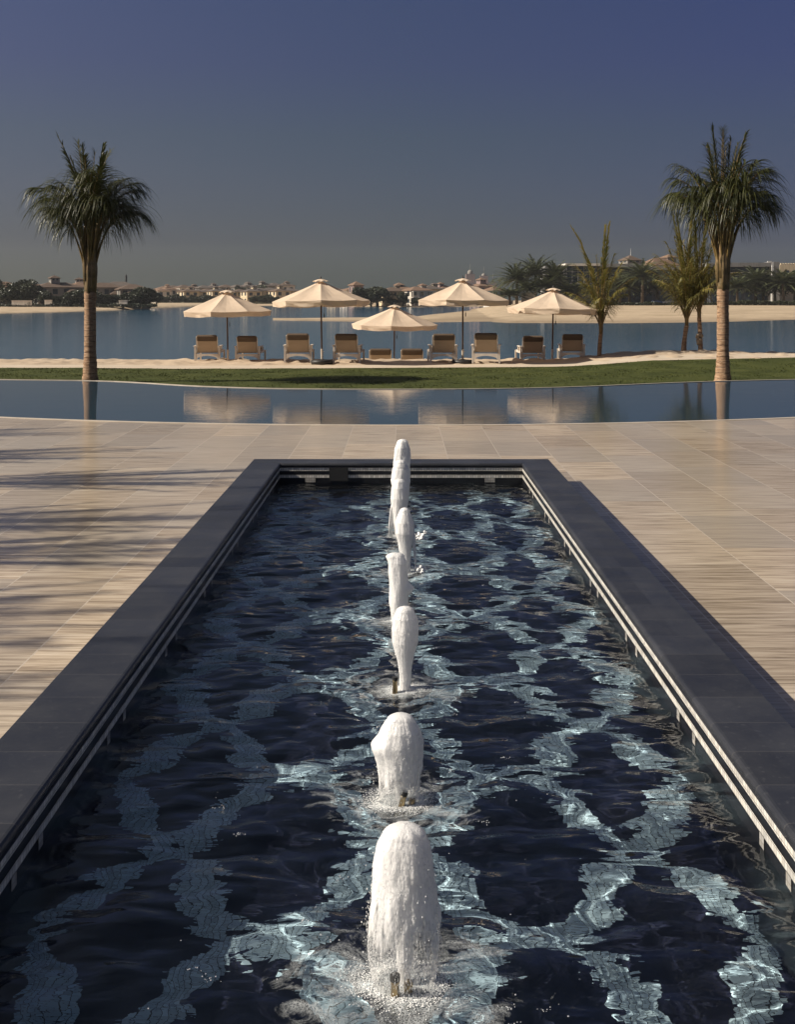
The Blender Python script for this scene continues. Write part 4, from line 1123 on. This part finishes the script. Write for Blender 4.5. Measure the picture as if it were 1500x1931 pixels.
for px, d, zb, h, w_, v, lab in [
    (-12, 372, -1, 9.5, 8, 0, 'dark tree cut by the left edge of the picture'),
    (12, 368, -1, 6, 8, 1, 'dark round tree low in front of the leftmost roof'),
    (34, 368, -1, 8.6, 9, 2, 'left half of the big dark double tree by the left edge'),
    (56, 368, -1, 9.0, 9.5, 0, 'right half of the big dark double tree by the left edge'),
    (84, 366, -1, 5.6, 6, 1, 'small dark tree left of the villa with the turret'),
    (104, 366, -1, 3.4, 8, 2, 'low shrub under the wall of the villa with the turret'),
    (132, 364, -1, 4.8, 7, 0, 'tree in front of the right end of the villa with the turret'),
    (152, 366, -1, 6.2, 8, 1, 'dark tree just left of the big left palm trunk'),
    (172, 366, -1, 5.6, 8, 2, 'dark tree behind the big left palm trunk'),
    (196, 366, -1, 4.0, 8, 0, 'low dark tree just right of the big left palm trunk'),
    (212, 368, -1, 4.2, 7, 1, 'low dark tree left of the small white garden wall'),
    (232, 372, -1, 4.2, 7, 2, 'low dark tree behind the small white garden wall'),
    (254, 372, -1, 5.0, 8, 0, 'dark tree left of the last big tree on the left shore'),
    (268, 378, -1, 7.0, 9, 1, 'tall dark tree near the end of the left shore row'),
    (283, 378, -1, 6.0, 8, 2, 'dark tree ending the left shore row, beside the far town'),
]: put_tree(px, d, zb, h, w_, v, lab, GL)
GM = 'trees on the far shore'
for px, d, zb, h, w_, v, lab in [
    (686, 470, -1.1, 7.6, 10, 0, 'dark far tree behind the right rim of the second umbrella'),
    (712, 470, -1.1, 8.2, 12, 1, 'broad dark far tree left of the two pale loggia villas'),
    (700, 476, -1.1, 7.2, 9, 2, 'dark far tree in the gap between its two neighbours left of the pale villas'),
    (760, 470, -1.1, 5.5, 6, 0, 'small far tree between the two pale loggia villas'),
    (785, 468, -1.1, 3.2, 5, 1, 'low far tree in front of the right loggia villa'),
    (740, 468, -1.1, 2.6, 5, 2, 'low far tree in front of the left loggia villa'),
    (926, 455, -1.1, 5.6, 9, 0, 'far tree at the right of the small gabled villa, by the date palms'),
    (493, 640, -1, 11, 10, 1, 'tree standing above the town roofs right of the first umbrella top'),
    (452, 640, -1, 9.5, 8, 2, 'tree behind the roofs just right of the first umbrella finial'),
]: put_tree(px, d, zb, h, w_, v, lab, GM)
k = 0
ORD = ['first', 'second', 'third', 'fourth', 'fifth', 'sixth', 'seventh', 'eighth', 'ninth', 'tenth', 'eleventh', 'twelfth', 'thirteenth', 'fourteenth', 'fifteenth', 'sixteenth', 'seventeenth', 'eighteenth']
for j, px in enumerate([301, 313, 330, 342, 352, 363, 374, 386, 398, 478, 486, 494, 503, 511, 519]):
    put_tree(px, 566, -1.1, (4.4, 3.6, 4.8, 4.2, 3.4)[j % 5], (6, 5, 7, 6)[j % 4], j % 3, ORD[j]+' low shrub from the left below the facades of the far town', 'shrubs below the far town')
def hedge(px0, px1, d, z, h, name, lab, n, seed, mat):
    rnd = random.Random(seed); m = MB(); x0, x1 = at(px0, d).x, at(px1, d).x
    for q in range(n):
        x = rnd.uniform(x0, x1); hh = h*(.65+.35*noise.noise(Vector((x*.25, seed, 0)))+.25*noise.noise(Vector((x*1.1, seed, 3))))
        p = Vector((x, d+rnd.uniform(-1.2, 1.2), z+hh*rnd.random()**.7)); s = rnd.uniform(.25, .55)
        e1 = Vector((rnd.gauss(0, 1), rnd.gauss(0, 1), rnd.gauss(0, 1))).normalized(); e2 = e1.cross(Vector((rnd.gauss(0, 1), rnd.gauss(0, 1), 1))).normalized()
        m.add([p-e1*s*.5, p+e2*s*.3, p+e1*s*.5, p-e2*s*.3], [(0, 1, 2, 3)])
    o = m.build(name, mat); return tag(o, lab, 'hedge')
hedge(1135, 1362, 336, -.35, 1.3, 'hedge', 'low dark hedge along the top of the right beach, left of the big palm trunk', 5200, 1, M['leaf'])
hedge(1362, 1620, 334, -.35, 2.0, 'hedge', 'taller ragged hedge along the right beach, right of the big palm trunk', 7500, 2, M['shrub'])
hedge(-140, 296, 362, -1.15, 1.7, 'hedge', 'low dark hedge along the top of the left shore beach', 9000, 3, M['leaf'])
hedge(300, 700, 560, -1.3, 1.3, 'hedge', 'far low hedge line below the distant town', 6000, 4, M['shrub'])

# ------------------------------------------------------------------ villas
def hip(m, x0, x1, y0, y1, z, h, ov=.6):
    x0 -= ov; x1 += ov; y0 -= ov; y1 += ov; w_, d_ = x1-x0, y1-y0; k = min(w_, d_)/2
    if w_ >= d_: r = [(x0+k, (y0+y1)/2, z+h), (x1-k, (y0+y1)/2, z+h)]
    else: r = [((x0+x1)/2, y0+k, z+h), ((x0+x1)/2, y1-k, z+h)]
    vs = [(x0, y0, z), (x1, y0, z), (x1, y1, z), (x0, y1, z)]+r+[(x0, y0, z-.18), (x1, y0, z-.18), (x1, y1, z-.18), (x0, y1, z-.18)]
    if w_ >= d_: fs = [(0, 1, 5, 4), (1, 2, 5), (2, 3, 4, 5), (3, 0, 4)]
    else: fs = [(0, 1, 4), (1, 2, 5, 4), (2, 3, 5), (3, 0, 4, 5)]
    fs += [(6, 7, 1, 0), (7, 8, 2, 1), (8, 9, 3, 2), (9, 6, 0, 3), (9, 8, 7, 6)]
    m.add(vs, fs)
_wm = {}
def window_obj(parent, x, y, z, rz, w_, h_):
    key = (round(w_, 1), round(h_, 1))
    if key not in _wm:
        m = MB(); m.box((0, 0, 0), (w_, .10, h_)); a = m.build('window', M['pane'], parent)
        _wm[key] = a.data; o = a
    else:
        o = bpy.data.objects.new('window', _wm[key]); COL.objects.link(o); o.parent = parent
    o.location = (x, y, z); o.rotation_euler = (0, 0, rz)
def villa(px, d, zb, w_, dp_, h, rz, wm, rm, lab, grp=None, tower=None, wing=None, loggia=False, nw=3, roofh=1.7, flat=False, sill=True):
    g = empty('villa', at(px, d, zb), R(rz), lab, 'house', grp)
    m = MB(); m.box((0, 0, h/2-.5), (w_, dp_, h+1)); m.box((0, 0, h-.12), (w_+.35, dp_+.35, .22)); m.box((0, 0, h*.5), (w_+.2, dp_+.2, .16))
    if wing: wx, ww, wd, wh = wing; m.box((wx, -dp_/2-wd/2+.05, wh/2-.5), (ww, wd, wh+1))
    m.build('wall', M[wm], g)
    m = MB()
    if flat: m.box((0, 0, h+.15), (w_+.7, dp_+.7, .3))
    else: hip(m, -w_/2, w_/2, -dp_/2, dp_/2, h, roofh)
    if wing: hip(m, wx-ww/2, wx+ww/2, -dp_/2-wd, -dp_/2+.5, wh, roofh*.7, .4)
    m.build('roof', M[rm], g)
    if tower:
        tx, tw, th = tower; m = MB(); m.box((tx, 0, (h+th)/2), (tw, tw, th-h+.02)); t = m.build('tower', M[wm], g)
        m = MB(); hip(m, tx-tw/2, tx+tw/2, -tw/2, tw/2, th, tw*.32, .35); m.build('tower_roof', M[rm], t)
        for k in (-1, 1):
            m = MB(); m.box((tx+k*tw*.22, -tw/2-.02, th-.55), (tw*.22, .06, .6)); m.build('tower_window', M['pane'], t)
            m = MB(); m.box((tx-tw/2-.02, k*tw*.22, th-.55), (.06, tw*.22, .6)); m.build('tower_window', M['pane'], t)
    fy = -dp_/2-.03
    for s in range(2):
        z = h*(.27+.5*s)
        for k in range(nw):
            x = -w_/2+w_*(k+.5)/nw
            if wing and abs(x-wx) < ww/2 and z < wh: continue
            window_obj(g, x, fy, z, 0, w_/nw*.42, h*.26)
        for k in range(2):
            y = -dp_/2+dp_*(k+.5)/2; window_obj(g, -w_/2-.03, y, z, PI/2, dp_/2*.36, h*.26)
    if loggia:
        m = MB()
        for k in range(5): x = -w_/2+w_*k/4; m.tube([(x, fy-1.5, -.5), (x, fy-1.5, h*.92)], .16, 6)
        m.box((0, fy-.78, h*.5), (w_+.3, 1.6, .18)); m.box((0, fy-.78, h*.93), (w_+.3, 1.6, .22)); m.box((0, fy-1.5, h*.5+.55), (w_, .05, .08))
        m.build('loggia', M[wm], g)
    return g
# left shore
LS = 'villas on the left shore'
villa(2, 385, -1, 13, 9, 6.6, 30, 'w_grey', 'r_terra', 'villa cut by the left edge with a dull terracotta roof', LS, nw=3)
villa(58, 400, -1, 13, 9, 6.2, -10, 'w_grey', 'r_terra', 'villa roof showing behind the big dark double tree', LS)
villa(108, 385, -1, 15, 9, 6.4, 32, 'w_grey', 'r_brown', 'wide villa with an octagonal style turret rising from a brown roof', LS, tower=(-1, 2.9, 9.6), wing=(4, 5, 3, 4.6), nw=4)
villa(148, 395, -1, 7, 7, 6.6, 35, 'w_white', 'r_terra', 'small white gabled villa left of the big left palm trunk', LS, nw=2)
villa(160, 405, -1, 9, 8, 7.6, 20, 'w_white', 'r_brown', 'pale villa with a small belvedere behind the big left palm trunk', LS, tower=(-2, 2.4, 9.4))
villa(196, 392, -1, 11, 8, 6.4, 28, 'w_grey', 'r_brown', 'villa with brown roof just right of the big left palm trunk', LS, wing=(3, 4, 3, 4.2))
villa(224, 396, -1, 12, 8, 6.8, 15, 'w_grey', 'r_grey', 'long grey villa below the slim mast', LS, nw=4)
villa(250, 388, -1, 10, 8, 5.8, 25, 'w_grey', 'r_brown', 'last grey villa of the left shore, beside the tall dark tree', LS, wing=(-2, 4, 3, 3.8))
# far town, front row
FT = 'far town villas'
tk = 0
for j, (px, w_, h, rz, wmm, rmm, tw) in enumerate([
        (303, 8, 6.4, 42, 'w_white', 'r_terra', None), (316, 7, 7.2, 38, 'w_white', 'r_terra', (0, 2, 8.6)), (336, 8.5, 6.0, 34, 'w_cream', 'r_brown', None), (355, 8.5, 6.2, 36, 'w_cream', 'r_brown', (1, 2, 8.2)),
        (373, 8.5, 6.0, 33, 'w_cream', 'r_grey', None), (391, 8.5, 6.4, 37, 'w_cream', 'r_brown', None), (410, 8.5, 6.4, 30, 'w_cream', 'r_grey', (-1, 2, 8.4)), (430, 8, 6, 35, 'w_cream', 'r_brown', None), (452, 8, 6.2, 35, 'w_cream', 'r_brown', None), (474, 8.5, 6.2, 33, 'w_cream', 'r_grey', (1.5, 2.2, 8.8)),
        (492, 9, 6.6, 38, 'w_cream', 'r_grey', None), (509, 10, 6.8, 30, 'w_white', 'r_grey', None), (528, 9, 6.4, 35, 'w_cream', 'r_brown', (0, 2, 9)), (548, 9, 6.4, 30, 'w_cream', 'r_grey', None), (640, 10, 6.4, 35, 'w_cream', 'r_brown', None), (664, 10, 6.8, 30, 'w_white', 'r_terra', (1, 2.4, 9))]):
    villa(px, 585+(j % 3)*6, -1.1, w_, 8, h, rz, wmm, rmm, ORD[j]+(' white' if wmm == 'w_white' else ' cream')+' villa from the left in the front row of the far town', FT, tower=tw, nw=2, roofh=1.4)
for j, (px, d, h, wmm, rmm, tw) in enumerate([
        (309, 660, 8.0, 'w_white', 'r_terra', (2, 2.2, 10.2)), (327, 670, 8.6, 'w_grey', 'r_brown', None), (346, 660, 8.8, 'w_white', 'r_brown', None), (366, 670, 8.6, 'w_grey', 'r_brown', (0, 2.2, 10.4)),
        (384, 665, 8.6, 'w_grey', 'r_grey', None), (403, 670, 9.0, 'w_white', 'r_grey', (0, 2.4, 11.0)), (425, 665, 9.0, 'w_grey', 'r_brown', None), (447, 665, 9, 'w_grey', 'r_grey', None), (468, 670, 9.6, 'w_white', 'r_grey', (0, 3, 11.5)),
        (500, 660, 9.8, 'w_grey', 'r_grey', (-2, 2.5, 12)), (517, 665, 10, 'w_white', 'r_grey', None), (538, 670, 10, 'w_white', 'r_brown', (1, 2.5, 12))]):
    villa(px, d, -1.1, 9, 8, h, 25+(j*37) % 20, wmm, rmm, ORD[j]+' rooftop from the left in the back row of the far town', 'far town villas in the back row', tower=tw, nw=2, roofh=1.6)
# centre villas
CV = 'villas across the lagoon in the middle'
villa(741, 482, -1.1, 9.5, 8, 5.8, 18, 'w_cream', 'r_brown', 'cream two storey loggia villa left of the dark gap, in the middle distance', CV, loggia=True, tower=(2, 1.8, 8.0))
villa(757, 500, -1.1, 8, 8, 6.8, 20, 'w_grey', 'r_terra', 'terracotta roofed villa peeping above the two loggia villas', CV, tower=(-1, 3.4, 8.6), nw=2)
villa(786, 480, -1.1, 11, 9, 6.0, 32, 'w_white', 'r_terra', 'white loggia villa with terracotta roof left of the tall right umbrella', CV, loggia=True, tower=(3, 2.6, 8.2))
villa(812, 505, -1.1, 9, 8, 6.8, 25, 'w_cream', 'r_grey', 'grey roofed villa just above the left slope of the tall right umbrella', CV, tower=(2, 2.2, 9.0), nw=2)
villa(838, 520, -1.1, 8, 8, 7.0, 30, 'w_pink', 'r_terra', 'pinkish villa behind the top of the tall right umbrella', CV, tower=(-2, 2.2, 9.4), nw=2)
villa(932, 470, -1.1, 6.5, 6, 6.0, 38, 'w_white', 'r_terra', 'small white villa with terracotta roof left of the date palm grove', CV, nw=2)
villa(908, 540, -1.1, 8, 8, 8.5, 30, 'w_pink', 'r_terra', 'hazy pink villa with a small belvedere right of the tall right umbrella finial', CV, tower=(0, 3.4, 11.5), nw=2)
villa(672, 500, -1.1, 4.6, 4.6, 8.5, 30, 'w_pink', 'r_terra', 'slim pinkish tower house above the right slope of the second umbrella', CV, nw=1)
# villas behind the glass house
BV = 'villas behind the glass house'
villa(1187, 440, 0, 15, 10, 13.6, 22, 'w_grey', 'r_brown', 'large villa with a dark pavilion roof above the glass house', BV, tower=(.4, 6.2, 16.4), nw=4, roofh=1.5)
villa(1243, 440, 0, 13, 9, 14.4, 25, 'w_white', 'r_terra', 'white villa with an orange roof left of the bushy young palms', BV, nw=3, roofh=3.0)
villa(1140, 450, 0, 10, 9, 13.8, 25, 'w_cream', 'r_terra', 'villa roof with small chimneys behind the slender young palm', BV, nw=3, roofh=1.5)
villa(1262, 470, 0, 4.4, 4.4, 18.5, 25, 'w_pink', 'r_terra', 'pink turret rising behind the orange roofed villa', BV, nw=1, roofh=1.4)
g = empty('roof_spire', at(1190, 440, 16.4), 0, 'thin white spire on the dark pavilion roof', 'spire'); m = MB(); m.lathe([(-1, .16), (2.0, .12), (2.1, .2), (2.3, .1), (4.6, .03)], 8); o = m.build('spire_shaft', M['white'], g)
g = empty('radio_mast', at(238, 400, 3), 0, 'slim dark radio mast with a wide head above the left shore roofs', 'mast')
m = MB(); m.tube([(0, 0, -4), (0, 0, 7.2)], [.16, .08], 6); m.build('mast_pole', M['dark'], g)
m = MB(); m.tube([(0, 0, 4.2), (0, 0, 6.8)], [.32, .32], 8); m.build('antenna_head', M['dark'], g)
# domed skyline behind the tall right umbrella
g = empty('domed_palace', at(900, 1000, -1), 0, 'hazy domed building far away right of the tall right umbrella top', 'palace')
m = MB(); m.box((0, 0, 8), (34, 14, 16)); m.build('wall', M['w_pink'], g)
for x_, z_, w_ in ((-6, 20.5, 8), (6, 19, 7)):
    m = MB(); m.box((x_, 0, z_-1), (w_, w_, 8)); m.build('drum', M['w_pink'], g)
for x, z, r in ((-6, 24.6, 2.4), (6, 22, 2.0), (14, 16, 2)):
    m = MB(); m.ico((x, 0, z), r, 2, 1, 1, 1.1); m.tube([(x, 0, z+r), (x, 0, z+r+6)], [.3, .08], 5); m.build('dome', M['w_grey'], g, smooth=True)

# modern glass house on the right shore
def bldg(px0, px1, d, ytop, ybot, dep, m, zadj=0):
    x0, x1 = at(px0, d).x, at(px1, d).x; z1 = CAMZ-(ytop-VY)*d/F; z0 = CAMZ-(ybot-VY)*d/F
    m.box(((x0+x1)/2, d+dep/2, (z0+z1)/2), (x1-x0, dep, z1-z0))
D0 = 372
g = empty('glass_house', (0, 0, 0), 0, 'large modern house with flat grey roof slabs and a dark glazed corner', 'house')
def loc(m, o0): m.v = [(x-o0.x, y-o0.y, z-o0.z) for x, y, z in m.v]
o0 = at(1150, D0, -.25); g.location = o0
m = MB(); bldg(1028, 1066, D0+2, 501, 580, 12, m); loc(m, o0); m.build('wall', M['w_conc'], g)
m = MB(); bldg(1127, 1210, D0+6, 505, 580, 12, m); bldg(1209.5, 1338, D0+8, 510, 580, 10, m); loc(m, o0); m.build('long_facade', M['w_shaded'], g)
m = MB(); bldg(1067, 1132, D0-1, 497, 501.5, 16, m); loc(m, o0); m.build('roof_slab', M['w_white'], g)
m = MB(); bldg(1132, 1212, D0+3, 497.5, 504, 16, m); bldg(1212, 1345, D0+5, 503, 509, 14, m); loc(m, o0); m.build('roof_fascia', M['w_conc'], g)
m = MB(); bldg(1069, 1126, D0+.5, 501.6, 547, 11, m); loc(m, o0); m.build('glazed_corner', M['pane'], g)
m = MB()
for px in (1069, 1080, 1091, 1102, 1113, 1125): bldg(px-.35, px+.35, D0+.2, 501.6, 547, .4, m)
bldg(1067, 1127, D0+.1, 512.4, 513.4, .3, m); bldg(1067, 1127, D0+.1, 534, 535, .3, m); loc(m, o0); m.build('mullions', M['w_conc'], g)
m = MB(); bldg(1067, 1126, D0+2, 547.2, 580, 8, m); loc(m, o0); m.build('lower_wall', M['w_shaded'], g)
for k, px in enumerate((1034, 1043, 1052, 1140, 1155, 1170, 1185, 1200)):
    m = MB(); dd = D0+1.9 if px < 1060 else D0+5.9; bldg(px-3, px+3, dd, 508 if px < 1060 else 512, 512 if px < 1060 else 518, .3, m); loc(m, o0); m.build('window', M['pane'], g)
for k, px in enumerate((1150, 1165, 1205, 1225, 1250, 1285, 1310)):
    m = MB(); bldg(px-5, px+5, D0+5.8 if px < 1210 else D0+7.8, 552, 572, .3, m); loc(m, o0); m.build('window', M['pane'], g)
g = empty('flat_roofed_house', (0, 0, 0), 0, 'long low house with a flat grey roof band right of the big palm trunk', 'house')
o0 = at(1420, D0, -.25); g.location = o0
m = MB(); bldg(1340, 1454, D0+3, 511.2, 580, 12, m); loc(m, o0); m.build('facade', M['w_shaded'], g)
m = MB(); bldg(1455, 1471, D0-1, 494, 580, 15, m); loc(m, o0); m.build('wall', M['w_conc'], g)
m = MB(); bldg(1335, 1455, D0-2, 495.5, 503.2, 18, m); loc(m, o0); m.build('roof_band', M['w_conc'], g)
m = MB(); bldg(1342, 1453, D0+1, 503.4, 511, 14, m); loc(m, o0); m.build('recessed_glazing', M['pane'], g)
m = MB(); bldg(1345, 1454, D0+1.5, 513.6, 514.6, .3, m); loc(m, o0); m.build('balcony_rail', M['white'], g)
for px in (1352, 1372, 1392, 1412, 1432, 1448):
    m = MB(); bldg(px-7, px+7, D0+2.8, 546, 571, .3, m); loc(m, o0); m.build('window', M['pane'], g)
g = empty('battlemented_house', at(1500, D0+12, -.25), 0, 'beige house with a notched parapet at the right edge', 'house'); o0 = g.location.copy()
m = MB(); bldg(1471.5, 1580, D0+12, 499.5, 580, 10, m)
for px in range(1473, 1580, 5): bldg(px, px+3, D0+12, 496.5, 499.5, .6, m)
loc(m, o0); m.build('wall', M['w_cream'], g)
for px in (1485, 1500, 1515):
    m = MB(); bldg(px-4, px+4, D0+11.8, 510, 530, .3, m); loc(m, o0); m.build('window', M['pane'], g)
g = empty('lamp_post', at(1458, 360, -.25), 0, 'tall thick white post with a short arm to the left before the flat roofed house', 'post'); o0 = g.location.copy()
m = MB(); bldg(1456.5, 1460, 360, 494, 576, .5, m); loc(m, o0); m.build('post', M['white'], g)
m = MB(); bldg(1448.5, 1456.4, 360, 492.6, 495, .5, m); loc(m, o0); m.build('arm', M['white'], g)
# small white garden walls
def gwall(px0, px1, d, y0, y1, lab):
    o0 = at((px0+px1)/2, d, CAMZ-(y1-VY)*d/F); m = MB(); bldg(px0, px1, d, y0, y1, .4, m); m2 = m
    x0, x1 = at(px0, d).x, at(px1, d).x; zt = CAMZ-(y0-VY)*d/F; m.box(((x0+x1)/2, d+.2, zt+.05), (x1-x0+.2, .6, .12))
    loc(m, o0); o = m.build('garden_wall', M['w_white']); o.location = o0; tag(o, lab, 'wall', 'pale garden walls by the shores')
gwall(22, 60, 361, 567.5, 576, 'long pale garden wall below the big dark double tree')
gwall(224, 240, 361, 567, 574, 'short pale garden wall near the right end of the left shore')
gwall(84, 98, 361, 566.5, 574, 'pale garden wall below the villa with the turret')
gwall(984, 1012, 334, 553, 572, 'white wall among the trunks of the date palm grove')
gwall(952, 968, 333, 568, 574, 'low white wall at the left tip of the date palm grove')
# two parked cars below the glass house
def car(px, d, body, lab):
    g = empty('parked_car', at(px, d, -.2), R(4), lab, 'car', 'cars parked behind the right beach')
    m = MB(); vs = []; prof = [(-2.1, .45), (-2.15, .8), (-1.9, .95), (-1.1, 1.02), (-.6, 1.42), (.7, 1.45), (1.35, 1.0), (2.0, .88), (2.15, .6), (2.1, .35), (-2.0, .32)]
    for y in (-.85, .85): vs += [(x, y*(1 if z < 1.1 else .85), z) for x, z in prof]
    n = len(prof); fs = [(i, (i+1) % n, n+(i+1) % n, n+i) for i in range(n)]+[tuple(range(n-1, -1, -1)), tuple(range(n, 2*n))]
    m.add(vs, fs); m.build('body', M[body], g)
    for x0, x1 in ((-.95, -.1), (0, .95)):
        m = MB(); m.box(((x0+x1)/2, -.80, 1.2), (x1-x0, .06, .28)); m.build('window', M['pane'], g)
    for x in (-1.35, 1.35):
        for y in (-.8, .8):
            m = MB(); m.tube([(x, y-.1, .33), (x, y+.1, .33)], .33, 14); m.build('wheel', M['rubber'], g)
car(1236, 340, 'blue', 'blue car parked behind the beach hedge between the palms')
car(1262, 341, 'white', 'white car parked right of the blue one, behind the bushy young palm')

# ------------------------------------------------------------------ the hazy air over the lagoon
m = MB(); m.box((0, 620, 28), (2600, 1500, 66)); 
hz = bpy.data.materials.new('haze'); hz.use_nodes = True; ht = hz.node_tree; ht.nodes.remove(ht.nodes['Principled BSDF'])
pv = ht.nodes.new('ShaderNodeVolumePrincipled'); pv.inputs['Color'].default_value = (.80, .82, .85, 1); pv.inputs['Density'].default_value = HAZE; pv.inputs['Anisotropy'].default_value = .1
ht.links.new(pv.outputs[0], ht.nodes['Material Output'].inputs['Volume'])
if HAZE > 0:
    o = m.build('haze', hz); tag(o, 'thin warm haze in the air over the whole lagoon', 'haze', kind='stuff')
for o in bpy.data.objects:
    if 'label' in o and len(o['label'].split()) > 16: print('LONG', o.name, o['label'])
